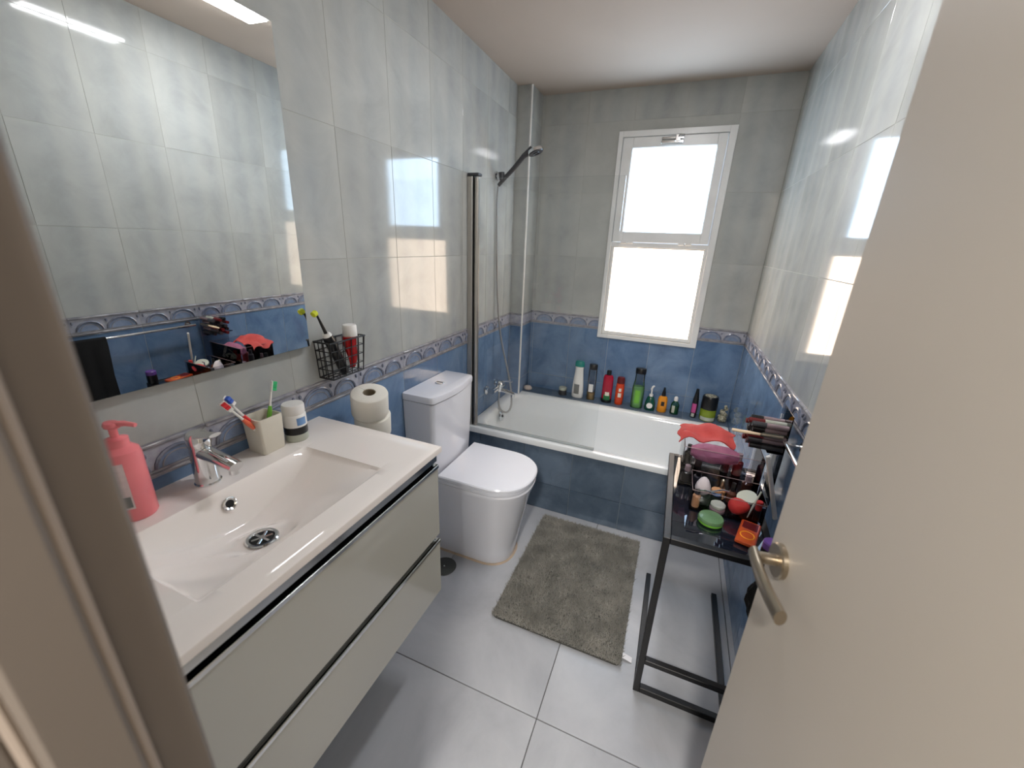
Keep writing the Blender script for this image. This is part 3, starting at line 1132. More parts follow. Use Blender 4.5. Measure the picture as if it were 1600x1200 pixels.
b = MB()
b.loft([dloop(.012, .470, .118, .0), dloop(.012, .474, .121, .008), dloop(.012, .480, .125, .06), dloop(.012, .498, .138, .17),
        dloop(.012, .520, .155, .29), dloop(.012, .540, .168, .37), dloop(.012, .549, .173, .395), dloop(.012, .552, .175, .408),
        dloop(.012, .548, .172, .415)], 'ceramic_wc')
b.obj('bowl', to)
b = MB()
b.loft([dloop(.165, .545, .170, .4155), dloop(.163, .550, .174, .419), dloop(.163, .550, .174, .431), dloop(.166, .546, .170, .4345)], 'seat')
b.obj('seat', to)
b = MB()
b.loft([dloop(.163, .552, .175, .4365), dloop(.160, .557, .178, .440), dloop(.160, .557, .178, .450), dloop(.164, .552, .174, .4555), dloop(.19, .525, .15, .457)], 'seat')
b.obj('seat_lid', to)
for s in (-.075, .075):
    b = MB()
    b.tube([(.170, s - .02, .436), (.170, s + .02, .436)], .009, 'chrome', 10)
    b.obj('seat_hinge', to)


def tankloop(hw_, dep, bul, z, r=.022, x0=.003):
    pts = [(x0, -hw_, z)]
    for k in range(5):
        a = -PI / 2 + PI / 2 * k / 4
        pts.append((x0 + dep - r + r * math.cos(a), -hw_ + r + r * math.sin(a), z))
    for k in range(1, 10):
        s = k / 10
        pts.append((x0 + dep + bul * math.sin(PI * s), -hw_ + r + (2 * hw_ - 2 * r) * s, z))
    for k in range(5):
        a = PI / 2 * k / 4
        pts.append((x0 + dep - r + r * math.cos(a), hw_ - r + r * math.sin(a), z))
    pts.append((x0, hw_, z))
    return pts


b = MB()
b.loft([tankloop(.164, .136, .010, .412), tankloop(.168, .140, .012, .43), tankloop(.174, .146, .014, .6), tankloop(.178, .150, .016, .786)], 'ceramic_wc')
b.obj('cistern', to)
b = MB()
b.loft([tankloop(.177, .149, .016, .788), tankloop(.181, .153, .017, .791), tankloop(.182, .154, .017, .812), tankloop(.180, .152, .016, .819),
        tankloop(.172, .144, .016, .822)], 'ceramic_wc')
cl = b.obj('cistern_lid', to)
b = MB()
b.lathe([(0, 0), (.021, 0), (.0215, .003), (.019, .0055), (0, .006)], 'chrome', (.078, -.005, .822), 28)
fb = b.obj('flush_button', cl, 'round chrome dual flush button')
b = MB()
b.box((.062, -.0065, .8278), (.094, -.0050, .8290), 'rubber')
b.obj('button_split', fb)
b = MB()
b.loft([dloop(.012, .482, .130, .0003), dloop(.012, .478, .126, .004)], 'silicone')
b.obj('silicone_bead', to, 'peach-stained silicone bead around foot')

t = thing('floor_drain', 'round grey drain cover on the floor beside the toilet foot', 'drain', (.212, 1.262, .0006))
prof_obj('cover', t, [(0, 0), (.055, 0), (.056, .002), (.053, .0035), (0, .0035)], 'drain', 40)
prof_obj('screw', t, [(0, .0035), (.004, .0035), (.003, .005), (0, .005)], 'alu', 10)

# ------------------------------------------------------------------ bathtub
bt = thing('bathtub', 'white enamelled bathtub built in under the window', 'bathtub', (0, 0, 0))
RZT = .430
X0, X1, Y0, Y1 = .001, W - .001, YP - .012, YL + .001
bcx, bcy, bhx, bhy = (X0 + X1) / 2, (Y0 + Y1) / 2, (X1 - X0) / 2, (Y1 - Y0) / 2
b = MB()
ix, iy = bhx - .055, bhy - .052
loops = [rrect(bcx, bcy, bhx - .004, bhy - .004, .006, RZT - .034, 8),
         rrect(bcx, bcy, bhx, bhy, .008, RZT - .032, 8),
         rrect(bcx, bcy, bhx, bhy, .010, RZT - .008, 8),
         rrect(bcx, bcy, bhx - .003, bhy - .003, .010, RZT - .002, 8),
         rrect(bcx, bcy, bhx - .010, bhy - .010, .012, RZT, 8),
         rrect(bcx, bcy, ix + .010, iy + .010, .10, RZT - .002, 8),
         rrect(bcx, bcy, ix, iy, .11, RZT - .008, 8),
         rrect(bcx, bcy, ix - .007, iy - .006, .115, RZT - .030, 8),
         rrect(bcx - .01, bcy, ix - .040, iy - .030, .13, RZT - .20, 8),
         rrect(bcx - .02, bcy, ix - .085, iy - .060, .14, RZT - .33, 8),
         rrect(bcx - .02, bcy, ix - .150, iy - .110, .12, RZT - .365, 8),
         rrect(bcx - .02, bcy, ix - .30, iy - .20, .06, RZT - .37, 8)]
b.loft(loops, 'enamel', False, True)
b.obj('tub_shell', bt, angle=45)
b = MB()
X = Matrix.Translation((.082, 2.19, .372)) @ Matrix.Rotation(math.radians(78), 4, 'Y')
b.lathe([(0, 0), (.030, 0), (.032, .003), (.028, .008), (0, .010)], 'chrome', X=X, seg=24)
ovf = b.obj('overflow_fitting', bt, 'chrome overflow fitting')
b = MB()
b.lathe([(0, .009), (.010, .009), (.009, .013), (0, .013)], 'black', X=X, seg=14)
b.obj('overflow_slot', ovf)

# ------------------------------------------------------------------ shower screen
ss_ = thing('shower_screen', 'hinged clear glass shower screen on the tub edge with chrome wall profile', 'shower screen', (0, 1.895, RZT))
b = MB()
b.box((.001, -.020, .002), (.030, .014, 1.300), 'alu_satin', .003)
b.box((.030, -.016, .002), (.036, .010, 1.300), 'gap_shade')
b.obj('wall_profile', ss_)
b = MB()
b.tube([(.048, -.004, .002), (.048, -.004, 1.295)], .0125, 'alu_satin', 18)
b.obj('pivot_tube', ss_)
b = MB()
b.box((.004, -.024, 1.300), (.064, .018, 1.313), 'darkgrey', .003)
b.obj('top_cap', ss_)
b = MB()
b.box((.059, -.007, .012), (.742, -.001, 1.290), 'glass')
b.obj('glass_panel', ss_)
b = MB()
b.box((.059, -.009, .001), (.742, .001, .013), 'seal_grey', .002)
b.obj('bottom_seal', ss_)

# ------------------------------------------------------------------ bath tap, shower
bt2 = thing('bath_mixer_tap', 'chrome bath mixer tap on the left wall above the tub', 'tap', (0, 2.20, .560))
RY90 = Matrix.Rotation(PI / 2, 4, 'Y')
for s in (-.075, .075):
    b = MB()
    b.lathe([(0, .0005), (.030, .0005), (.029, .008), (.014, .016), (.012, .045), (0, .045)], 'chrome', X=Matrix.Translation((0, s, 0)) @ RY90, seg=24)
    b.obj('wall_flange', bt2)
b = MB()
b.tube([(.048, -.085, 0), (.048, .085, 0)], .017, 'chrome', 18)
b.lathe([(0, -.02), (.021, -.02), (.023, .0), (.023, .030), (.016, .038), (0, .040)], 'chrome', (.058, 0, .0), 24)
b.obj('body', bt2)
b = MB()
b.tube([(.055, 0, -.005), (.095, 0, -.012), (.135, 0, -.020), (.160, 0, -.026)], [.015, .013, .012, .012], 'chrome', 14)
b.lathe([(0, -.014), (.012, -.014), (.012, .006), (0, .006)], 'chrome', (.155, 0, -.030), 14)
b.obj('spout', bt2)
b = MB()
b.tube([(.050, 0, .040), (.085, -.004, .056), (.150, -.010, .060)], [.010, .007, .005], 'chrome', 12)
b.lathe([(0, .034), (.018, .034), (.017, .050), (0, .056)], 'chrome', (.058, 0, 0), 20)
b.obj('lever', bt2)

sh = thing('hand_shower', 'chrome hand shower with grey head held on the wall bracket', 'shower', (0, 2.200, 1.775))
b = MB()
b.lathe([(0, .0005), (.024, .0005), (.024, .010), (.012, .014), (.010, .034), (0, .034)], 'chrome', X=RY90, seg=24)
b.tube([(.036, .0, .018), (.040, .0, -.020)], [.017, .014], 'darkgrey', 14)
b.obj('wall_bracket', sh)
b = MB()
P0, P1 = Vector((.020, 0, -.045)), Vector((.195, .0, .125))
pts = [P0, P0.lerp(P1, .25), P0.lerp(P1, .5) + Vector((0, 0, -.004)), P0.lerp(P1, .8), P1 + Vector((.012, 0, -.004))]
b.tube(pts, [.0095, .011, .012, .013, .019], 'darkgrey', 14)
b.obj('handle', sh)
b = MB()
hm = Matrix.Translation(P1 + Vector((.030, 0, -.014))) @ Matrix.Rotation(math.radians(158), 4, 'Y')
b.lathe([(0, -.018), (.022, -.017), (.038, -.010), (.043, .0), (.043, .006), (.0, .006)], 'chrome', X=hm, seg=28)
hd2 = b.obj('shower_head', sh)
b = MB()
b.lathe([(0, .006), (.039, .006), (.036, .010), (0, .010)], 'darkgrey', X=hm, seg=28)
b.lathe([(.014, .010), (.016, .013), (.018, .010)], 'black', X=hm, seg=20, cap=False)
b.obj('spray_plate', hd2)


def bez(p, n=40):
    """catmull-rom through p"""
    p = [Vector(a) for a in p]
    p = [p[0] * 2 - p[1]] + p + [p[-1] * 2 - p[-2]]
    out = []
    m_ = len(p) - 3
    for i in range(m_):
        for k in range(n // m_ + 1):
            t = k / (n // m_ + 1)
            a, b1, c1, d1 = p[i:i + 4]
            out.append(.5 * ((2 * b1) + (c1 - a) * t + (2 * a - 5 * b1 + 4 * c1 - d1) * t * t + (3 * b1 - a - 3 * c1 + d1) * t ** 3))
    out.append(p[-2])
    return out


b = MB()
b.tube(bez([(.020, 2.200, 1.728), (.012, 2.205, 1.60), (.016, 2.225, 1.20), (.036, 2.245, .90), (.092, 2.275, .62), (.118, 2.270, .48),
            (.122, 2.250, .415), (.104, 2.228, .388), (.074, 2.205, .405), (.058, 2.200, .45), (.058, 2.200, .535)], 60), .0062, 'hose', 10)
tag(b.obj('shower_hose'), 'flexible steel shower hose looping from the hand shower to bath tap', 'hose')

# ------------------------------------------------------------------ bottles on the ledge
G_L = 'bottles and jars along the tiled ledge'
Z0 = LZ + .0006


def bottle(name, label, cat, x, y, prof, m, parts, sx=1, sy=1, seg=22, rz=0):
    t_ = thing(name, label, cat, (x, y, Z0), (0, 0, rz), group=G_L)
    prof_obj('bottle_body', t_, prof, m, seg, sx=sx, sy=sy)
    for p in parts:
        prof_obj(p[0], t_, p[1], p[2], seg, sx=p[3] if len(p) > 3 else sx, sy=p[4] if len(p) > 4 else sy)
    return t_


def front_label(t_, r, a0, a1, z0, z1, m, name='label', sx=1, sy=1, par=None):
    b_ = MB()
    lps_ = [[(r * sx * math.cos(a), r * sy * math.sin(a), z) for a in [math.radians(a0 + (a1 - a0) * k / 8) for k in range(9)]] for z in (z0, z1)]
    b_.loft(lps_, m, False, False, closed=False)
    return b_.obj(name, par or t_)


YB = 2.612
bottle('cosmetic_jar', 'small squat jar with pale lid and dark rim, leftmost on the ledge', 'jar', .372, YB, [(0, 0), (.026, 0), (.028, .004), (.027, .030), (.022, .036), (0, .036)], 'darkgrey',
       [('lid', [(0, .036), (.027, .036), (.027, .052), (.024, .055), (0, .055)], 'palelid')])
t = bottle('shampoo_bottle', 'tall white shampoo bottle with a teal cap on the ledge', 'bottle', .478, YB,
           [(0, 0), (.036, 0), (.040, .006), (.040, .05), (.037, .10), (.031, .16), (.028, .20), (.030, .222), (0, .224)], 'white',
           [('cap', [(0, .224), (.0315, .224), (.0330, .232), (.0315, .252), (.026, .262), (0, .264)], 'teal')], sx=1, sy=.62)
front_label(t, .0405, -125, -70, .03, .10, 'greylabel', sx=1, sy=.62)
t = bottle('shampoo_bottle', 'clear bottle with black flip cap and a little amber liquid on the ledge', 'bottle', .572, YB,
           [(0, 0), (.026, 0), (.028, .004), (.028, .205), (.026, .215), (0, .216)], 'clearb',
           [('cap', [(0, .217), (.0275, .217), (.0275, .250), (.025, .253), (0, .253)], 'black')], sx=1, sy=.7)
prof_obj('liquid', t, [(0, .002), (.0255, .002), (.0265, .008), (.0265, .050), (0, .050)], 'amber', 22, sx=1, sy=.68)
front_label(t, .0284, -125, -60, .058, .115, 'white', sx=1, sy=.7)
t = bottle('shampoo_bottle', 'crimson shampoo bottle with black cap and green lower label on the ledge', 'bottle', .680, YB,
           [(0, 0), (.031, 0), (.034, .006), (.034, .13), (.033, .175), (.027, .192), (0, .195)], 'red',
           [('cap', [(0, .195), (.016, .195), (.0155, .222), (.013, .227), (0, .228)], 'black'),
            ('base_band', [(0, .0), (.0325, .0), (.0348, .006), (.0348, .028), (0, .028)], 'black')], sx=1, sy=.66)
front_label(t, .0352, -120, -45, .022, .060, 'greenlabel', sx=1, sy=.66)
front_label(t, .0356, -105, -60, .052, .078, 'cream', sx=1, sy=.66)
t = bottle('shampoo_bottle', 'orange-red bottle with dark red cap, right of the crimson one', 'bottle', .763, YB,
           [(0, 0), (.023, 0), (.026, .006), (.028, .06), (.028, .115), (.025, .148), (0, .150)], 'orange_red',
           [('cap', [(0, .150), (.0255, .150), (.0255, .180), (.021, .192), (0, .193)], 'redd')], sx=1, sy=.75)
front_label(t, .0288, -105, -62, .055, .085, 'cream', sx=1, sy=.75)
front_label(t, .0288, -100, -66, .095, .118, 'cream', sx=1, sy=.75)
t = bottle('shower_gel_bottle', 'tall clear bottle half full of lime green gel with black cap on the ledge', 'bottle', .880, YB,
           [(0, 0), (.036, 0), (.038, .004), (.038, .14), (.030, .19), (.029, .235), (0, .236)], 'clearb',
           [('cap', [(0, .236), (.033, .236), (.033, .268), (.030, .271), (0, .271)], 'black')], sx=1, sy=.62)
prof_obj('gel', t, [(0, .002), (.0345, .002), (.0365, .008), (.0368, .145), (.034, .150), (0, .150)], 'green', 22, sx=1, sy=.58)
front_label(t, .0388, -115, -65, .035, .125, 'leaf', sx=1, sy=.64)
t = bottle('pump_bottle', 'dark green pump bottle with round white label and pale pump on the ledge', 'bottle', .965, YB - .004,
           [(0, 0), (.030, 0), (.033, .005), (.032, .05), (.022, .085), (.010, .098), (0, .099)], 'dgreen', [], sx=1, sy=.75)
b = MB()
b.lathe([(0, .095), (.012, .095), (.012, .108), (.005, .110), (.005, .140), (0, .140)], 'white', seg=14)
b.tube([(-.004, 0, .140), (.002, 0, .158), (.010, -.004, .168)], [.006, .007, .005], 'white', 10)
b.obj('pump_head', t)
b = MB()
b.lathe([(0, 0), (.019, 0), (.019, .0012), (0, .0012)], 'white', seg=20, X=Matrix.Translation((-.001, -.0252, .036)) @ Matrix.Rotation(PI / 2, 4, 'X'))
b.obj('label', t, 'round white label')
t = bottle('spray_bottle', 'orange bottle with pointed black nozzle and black print on the ledge', 'bottle', 1.040, YB,
           [(0, 0), (.026, 0), (.029, .005), (.029, .085), (.024, .103), (.012, .110), (0, .110)], 'orange',
           [('nozzle', [(0, .110), (.013, .110), (.012, .128), (.007, .150), (.005, .165), (0, .166)], 'black', 1, 1)], sx=1, sy=.7)
front_label(t, .0295, -105, -65, .045, .075, 'black', sx=1, sy=.7)
t = bottle('toner_bottle', 'small clear green bottle with round white cap on the ledge', 'bottle', 1.118, YB,
           [(0, 0), (.024, 0), (.026, .004), (.025, .065), (.016, .082), (.009, .088), (0, .089)], 'clearg',
           [('cap', [(0, .089), (.011, .089), (.0125, .096), (.0120, .112), (.007, .118), (0, .119)], 'white', 1, 1)], sx=1, sy=.75)
prof_obj('liquid', t, [(0, .002), (.023, .002), (.0245, .006), (.024, .050), (0, .050)], 'greenlabel', 22, sx=1, sy=.72)
front_label(t, .0266, -130, -90, .012, .060, 'palelid', sx=1, sy=.75)
t = bottle('serum_bottle', 'slim black bottle with a magenta label and tapered cap on the ledge', 'bottle', 1.232, YB,
           [(0, 0), (.016, 0), (.018, .004), (.018, .095), (.0165, .100), (0, .100)], 'black',
           [('cap', [(0, .100), (.017, .100), (.0165, .125), (.011, .165), (.008, .190), (0, .192)], 'black')])
front_label(t, .0186, -150, -60, .035, .096, 'magenta')
front_label(t, .0186, -135, -75, .008, .030, 'palelid')
t = bottle('hair_mask_tub', 'large tub with lime green base and tall black lid near the ledge end', 'jar', 1.312, YB - .002,
           [(0, 0), (.043, 0), (.046, .006), (.046, .070), (.044, .076), (0, .076)], 'lime',
           [('lid', [(0, .076), (.046, .076), (.047, .082), (.046, .150), (.042, .158), (0, .158)], 'black'),
            ('lid_sticker', [(0, .158), (.033, .158), (.033, .1595), (0, .1595)], 'olive')], seg=32)
front_label(t, .0464, -150, -30, .006, .028, 'palelid')
t = thing('stone_figurine', 'knobbly speckled stone ornament at the right end of the ledge', 'ornament', (1.398, YB - .002, Z0), group=None)
b = MB()
for (px, py, pz, r) in ((0, 0, .022, .026), (.004, 0, .052, .020), (-.008, -.006, .070, .015), (.010, .002, .088, .013), (.006, 0, .104, .009), (-.016, -.004, .040, .012)):
    bb = bmesh.new()
    bmesh.ops.create_icosphere(bb, subdivisions=2, radius=r)
    for v in bb.verts:
        v.co *= 1 + random.uniform(-.14, .10)
    b._merge(bb, 'olive', Matrix.Translation((px, py, pz)))
b.obj('ornament_body', t)
t = thing('soap_lump', 'small pinkish soap lump at the foot of the corner column', 'soap', (.118, 2.585, Z0))
b = MB()
bb = bmesh.new()
bmesh.ops.create_icosphere(bb, subdivisions=3, radius=1)
for v in bb.verts:
    v.co *= 1 + random.uniform(-.05, .05)
    v.co = Vector((v.co.x * .030, v.co.y * .022, max(v.co.z, -.8) * .019 + .0152))
b._merge(bb, 'sponge', None)
b.obj('soap_body', t)

# ------------------------------------------------------------------ bath mat
rg = thing('bath_mat', 'dark grey shaggy rectangular bath mat lying on the floor', 'rug', (.783, 1.460, 0))
b = MB()
b.loft([rrect(0, 0, .256, .346, .02, .0005, 4), rrect(0, 0, .258, .348, .02, .010, 4)], 'mat_back')
b.obj('backing', rg)
rng = np.random.default_rng(3)
N = 70000
px = rng.uniform(-.258, .258, N)
py = rng.uniform(-.348, .348, N)
ht = rng.uniform(.010, .020, N) * (1 + .25 * np.sin(px * 31 + np.sin(py * 19) * 2) * np.sin(py * 27))
wd = rng.uniform(.0009, .0017, N)
an = rng.uniform(0, 2 * PI, N)
lx, ly = rng.normal(0, .006, N), rng.normal(-.001, .006, N)
z0 = np.full(N, .009)
V3 = np.empty((N, 3, 3))
V3[:, 0] = np.stack([px - wd * np.cos(an), py - wd * np.sin(an), z0], 1)
V3[:, 1] = np.stack([px + wd * np.cos(an), py + wd * np.sin(an), z0], 1)
V3[:, 2] = np.stack([px + lx, py + ly, z0 + ht], 1)
me = bpy.data.meshes.new('pile')
me.vertices.add(N * 3)
me.vertices.foreach_set('co', V3.reshape(-1))
me.loops.add(N * 3)
me.loops.foreach_set('vertex_index', np.arange(N * 3, dtype=np.int32))
me.polygons.add(N)
me.polygons.foreach_set('loop_start', np.arange(0, N * 3, 3, dtype=np.int32))
me.update(calc_edges=True)
me.materials.append(M['pile'])
o = bpy.data.objects.new('pile', me)
C.objects.link(o)
o.parent = rg
o['kind'] = 'stuff'
b = MB()
g = [[(.255 + .004 + .034 * i / 3, -.315 + .022 * j / 2, .012 - .009 * i / 3 + .001 * math.sin(i)) for j in range(3)] for i in range(4)]
b.sheet(g, 'tag', .0008)
b.obj('care_tag', rg, 'white sewn tag')

# ------------------------------------------------------------------ black side table
TX0, TX1, TY0, TY1, TZ = 1.091, 1.385, 1.052, 1.602, .650
tb = thing('side_table', 'black steel C-shaped side table with dark glass top beside the door', 'table', (0, 0, 0))
s_ = .020


def bar(nm, lo, hi):
    b_ = MB()
    b_.box(lo, hi, 'black_metal', .0015)
    return b_.obj(nm, tb)


bar('leg', (TX0, TY0, 0.0005), (TX0 + s_, TY0 + s_, TZ))
bar('leg', (TX1 - s_, TY0, 0.0005), (TX1, TY0 + s_, TZ))
bar('foot_rail', (TX0, TY0 + s_, 0.0005), (TX0 + s_, TY1, s_))
bar('foot_rail', (TX1 - s_, TY0 + s_, 0.0005), (TX1, TY1, s_))
bar('cross_rail', (TX0 + s_, TY0, 0.0005), (TX1 - s_, TY0 + s_, s_ + .004))
bar('cross_rail', (TX0 + s_, TY0, .135), (TX1 - s_, TY0 + s_, .135 + s_))
bar('top_rail', (TX0 + s_, TY0, TZ - s_), (TX1 - s_, TY0 + s_, TZ))
bar('top_rail', (TX0 + s_, TY1 - s_, TZ - s_), (TX1 - s_, TY1, TZ))
bar('top_rail', (TX0, TY0 + s_, TZ - s_), (TX0 + s_, TY1, TZ))
bar('top_rail', (TX1 - s_, TY0 + s_, TZ - s_), (TX1, TY1, TZ))
b = MB()
b.box((TX0 + s_ + .001, TY0 + s_ + .001, TZ - .010), (TX1 - s_ - .001, TY1 - s_ - .001, TZ - .002), 'table_glass', .001)
b.obj('glass_top', tb)
TS = TZ


# clear acrylic organisers
ON_TABLE = set(S.objects)
def tray(name, label, x0, x1, ya, yb, h, m='rose_acrylic'):
    t_ = thing(name, label, 'organiser', ((x0 + x1) / 2, (ya + yb) / 2, TS + .0005))
    hx2, hy2, th = (x1 - x0) / 2, (yb - ya) / 2, .0025
    for nm, lo, hi in (('tray_base', (-hx2, -hy2, 0), (hx2, hy2, th)), ('tray_side', (-hx2, -hy2, th), (hx2, -hy2 + th, h)),
                       ('tray_side', (-hx2, hy2 - th, th), (hx2, hy2, h)), ('tray_side', (-hx2, -hy2 + th, th), (-hx2 + th, hy2 - th, h)),
                       ('tray_side', (hx2 - th, -hy2 + th, th), (hx2, hy2 - th, h))):
        b_ = MB()
        b_.box(lo, hi, m)
        b_.obj(nm, t_)
    b_ = MB()     # polished rim
    b_.tube([(-hx2, -hy2, h), (hx2, -hy2, h), (hx2, hy2, h), (-hx2, hy2, h), (-hx2, -hy2, h)], .0009, 'rosemetal', 6)
    b_.obj('tray_rim', t_)
    return t_


tray('acrylic_organiser', 'low clear acrylic makeup tray at the front of the side table', 1.165, 1.372, 1.255, 1.385, .072)
tray('acrylic_organiser', 'tall clear acrylic makeup box behind the low tray on side table', 1.128, 1.372, 1.395, 1.585, .150)

# front items lying on the table
t = thing('powder_compact', 'round sage green powder compact lying on the side table', 'compact', (1.226, 1.212, TS + .0005))
prof_obj('compact_base', t, [(0, 0), (.033, 0), (.0355, .003), (.0355, .009), (0, .009)], 'leaf', 36)
prof_obj('compact_lid', t, [(0, .0095), (.0365, .0095), (.037, .013), (.034, .019), (.022, .0215), (0, .022)], 'sage', 36)
t = thing('makeup_palette', 'translucent orange makeup packet lying at the table corner', 'packet', (1.326, 1.192, TS + .0005), (0, 0, math.radians(-16)))
b = MB()
b.box((-.026, -.058, 0), (.026, .058, .013), 'palette', .003)
b.obj('case', t)
b = MB()
b.box((-.020, .012, .013), (.020, .050, .0138), 'redd')
b.lathe([(.016, .013), (.018, .0145), (.020, .013)], 'orange', (0, -.02, 0), 24, cap=False)
b.obj('print', t)

TF = TS + .0032     # tray floor
GM = 'loose makeup in the low clear tray'


def small(name, label, cat, loc, prof, m, parts=(), rot=(0, 0, 0), seg=18, group=GM, sx=1, sy=1):
    t_ = thing(name, label, cat, loc, rot, group=group)
    prof_obj(name.split('_')[-1] + '_body' if '_' in name else 'body', t_, prof, m, seg, sx=sx, sy=sy)
    for p in parts:
        prof_obj(p[0], t_, p[1], p[2], seg, sx=sx, sy=sy)
    return t_


EGG = [(0, 0), (.014, .001), (.021, .009), (.023, .020), (.020, .034), (.013, .050), (.006, .058), (0, .060)]
small('makeup_sponge', 'pale grey egg-shaped makeup sponge standing in the low tray', 'sponge', (1.200, 1.315, TF + .030), [(r * 1.05, z) for r, z in EGG], 'greysponge')
small('makeup_sponge', 'red egg-shaped makeup sponge in the low tray', 'sponge', (1.285, 1.292, TF + .022), [(r * 1.15, z) for r, z in EGG], 'redsponge', rot=(.5, 1.0, 0))
small('powder_compact', 'round compact with cream lid tilted beside the red sponge', 'compact', (1.333, 1.318, TF + .038), [(0, 0), (.028, 0), (.030, .003), (.030, .012), (0, .012)], 'darkgrey',
      [('lid', [(0, .012), (.030, .012), (.029, .018), (0, .020)], 'palelid')], rot=(.25, -.35, 0))
small('powder_compact', 'lower grey compact leaning on the front of low tray', 'compact', (1.248, 1.278, TF + .001), [(0, 0), (.022, 0), (.023, .002), (.023, .010), (.020, .013), (0, .014)], 'rosemetal', rot=(.0, .0, 0))
small('powder_compact', 'upper grey compact stacked by the front of low tray', 'compact', (1.248, 1.279, TF + .0155), [(0, 0), (.021, 0), (.022, .002), (.022, .009), (.019, .012), (0, .013)], 'palelid')
small('eyeshadow_pot', 'small blue eyeshadow pot in the middle of low tray', 'pot', (1.245, 1.335, TF + .026), [(0, 0), (.015, 0), (.016, .002), (.016, .012), (0, .013)], 'bluegrey',
      [('lid', [(0, .013), (.017, .013), (.016, .018), (0, .019)], 'tan')])
small('foundation_bottle', 'small tan foundation bottle at the left wall of low tray', 'bottle', (1.183, 1.275, TF + .001), [(0, 0), (.011, 0), (.012, .003), (.012, .040), (.007, .046), (0, .046)], 'tan',
      [('cap', [(0, .046), (.008, .046), (.008, .062), (0, .063)], 'darkgrey')])
small('nail_polish_bottle', 'dark brown nail polish bottle with black cap in low tray', 'bottle', (1.292, 1.350, TF + .001), [(0, 0), (.014, 0), (.015, .003), (.015, .034), (.008, .042), (0, .042)], 'brown',
      [('cap', [(0, .042), (.007, .042), (.006, .072), (0, .073)], 'black')])
small('nail_polish_bottle', 'bronze nail polish bottle left of the dark brown one', 'bottle', (1.262, 1.362, TF + .001), [(0, 0), (.013, 0), (.014, .003), (.014, .030), (.008, .038), (0, .038)], 'tan',
      [('cap', [(0, .038), (.008, .038), (.007, .066), (.003, .070), (0, .071)], 'satin')])
small('eyeshadow_pot', 'round black pot under the grey sponge in low tray', 'pot', (1.203, 1.314, TF + .001), [(0, 0), (.024, 0), (.025, .003), (.025, .024), (.022, .028), (0, .028)], 'black')
small('eyeshadow_pot', 'flat black pot under the blue eyeshadow pot', 'pot', (1.246, 1.335, TF + .001), [(0, 0), (.017, 0), (.018, .003), (.018, .022), (0, .0245)], 'black')
small('face_cream_jar', 'dark jar under the tilted cream-lidded compact', 'jar', (1.338, 1.325, TF + .001), [(0, 0), (.025, 0), (.026, .003), (.026, .027), (0, .029)], 'brown')
small('lipstick', 'red lipstick tube standing at the right end of low tray', 'lipstick', (1.356, 1.275, TF + .001), [(0, 0), (.009, 0), (.0095, .002), (.0095, .040), (0, .040)], 'black',
      [('lid', [(0, .040), (.009, .040), (.009, .068), (.007, .070), (0, .070)], 'redsponge')])
t = thing('eyelash_curler', 'thin silver metal tool laid across the rim of the low tray', 'tool', (1.215, 1.262, TS + .078), group=GM)
b = MB()
b.tube([(-.045, -.010, 0), (-.02, -.008, .002), (.005, .0, -.001), (.035, .018, .003), (.055, .020, .001)], .0026, 'chrome', 8)
b.obj('metal_arm', t)
t = thing('tweezers', 'pale pair of tweezers leaning out of low tray right corner', 'tool', (1.330, 1.262, TF + .012), group=GM)
b = MB()
b.tube([(0, 0, 0), (.012, .020, .030), (.030, .045, .075)], [.0015, .003, .0025], 'palelid', 8)
b.obj('tweezer_arm', t)

GT = 'makeup in the tall clear box'
t = thing('coral_pouch', 'crumpled coral red cloth pouch lying over the tall clear box', 'pouch', (1.205, 1.505, TS + .150), group=GT)


def crumple(x0, x1, ya, yb, zf, nx=14, ny=12):
    return [[(x0 + (x1 - x0) * i / nx + .006 * math.sin(j * 1.3 + i * .4), ya + (yb - ya) * j / ny + .006 * math.sin(i * 1.1), zf(i / nx, j / ny)) for j in range(ny + 1)] for i in range(nx + 1)]


b = MB()
b.sheet(crumple(-.095, .085, -.045, .075, lambda u, v: .020 + .022 * math.sin(u * 6 + v * 3) * math.cos(v * 5 - u * 2) + .018 * math.cos(9 * u) - .16 * max(0, .25 - u) - .05 * max(0, .3 - v)), 'coral', .004)
b.obj('cloth', t)
t = thing('mauve_pouch', 'mauve cloth pouch inside the front of tall clear box', 'pouch', (1.228, 1.432, TS + .125), group=GT)
b = MB()
lp = []
for k in range(9):
    s = k / 8
    r = math.sin(PI * (.08 + .84 * s)) ** .6
    lp.append([(.075 * (2 * s - 1), .030 * r * math.cos(2 * PI * q / 16) + .003 * math.sin(5 * s + q), .034 * r * math.sin(2 * PI * q / 16) + .004 * math.sin(q * 2 + k)) for q in range(16)])
b.loft(lp, 'mauve')
b.obj('pouch_body', t)
for k, (x, y, r, h_, lab, m) in enumerate((
        (1.155, 1.425, .017, .062, 'black rounded bottle at left front of the tall box', 'black'),
        (1.192, 1.422, .014, .048, 'grey-topped bottle second from left in the tall box', 'darkgrey'),
        (1.345, 1.425, .016, .070, 'brown bottle at right front of the tall box', 'brown'),
        (1.160, 1.560, .015, .080, 'black bottle at left back of the tall box', 'black'),
        (1.330, 1.555, .016, .085, 'dark plum bottle at right back of the tall box', 'redd'),
        (1.290, 1.560, .014, .075, 'dark grey bottle beside the plum one in tall box', 'darkgrey'),
        (1.200, 1.562, .013, .070, 'brown bottle beside black one at the back of tall box', 'brown'))):
    small('cosmetic_bottle', lab, 'bottle', (x, y, TF + .001), [(0, 0), (r, 0), (r * 1.06, .003), (r * 1.06, h_ * .6), (r * .6, h_ * .68), (0, h_ * .68)], m,
          [('cap', [(0, h_ * .68), (r * .62, h_ * .68), (r * .58, h_), (0, h_)], 'black' if k % 2 else 'rosemetal')], group=GT)

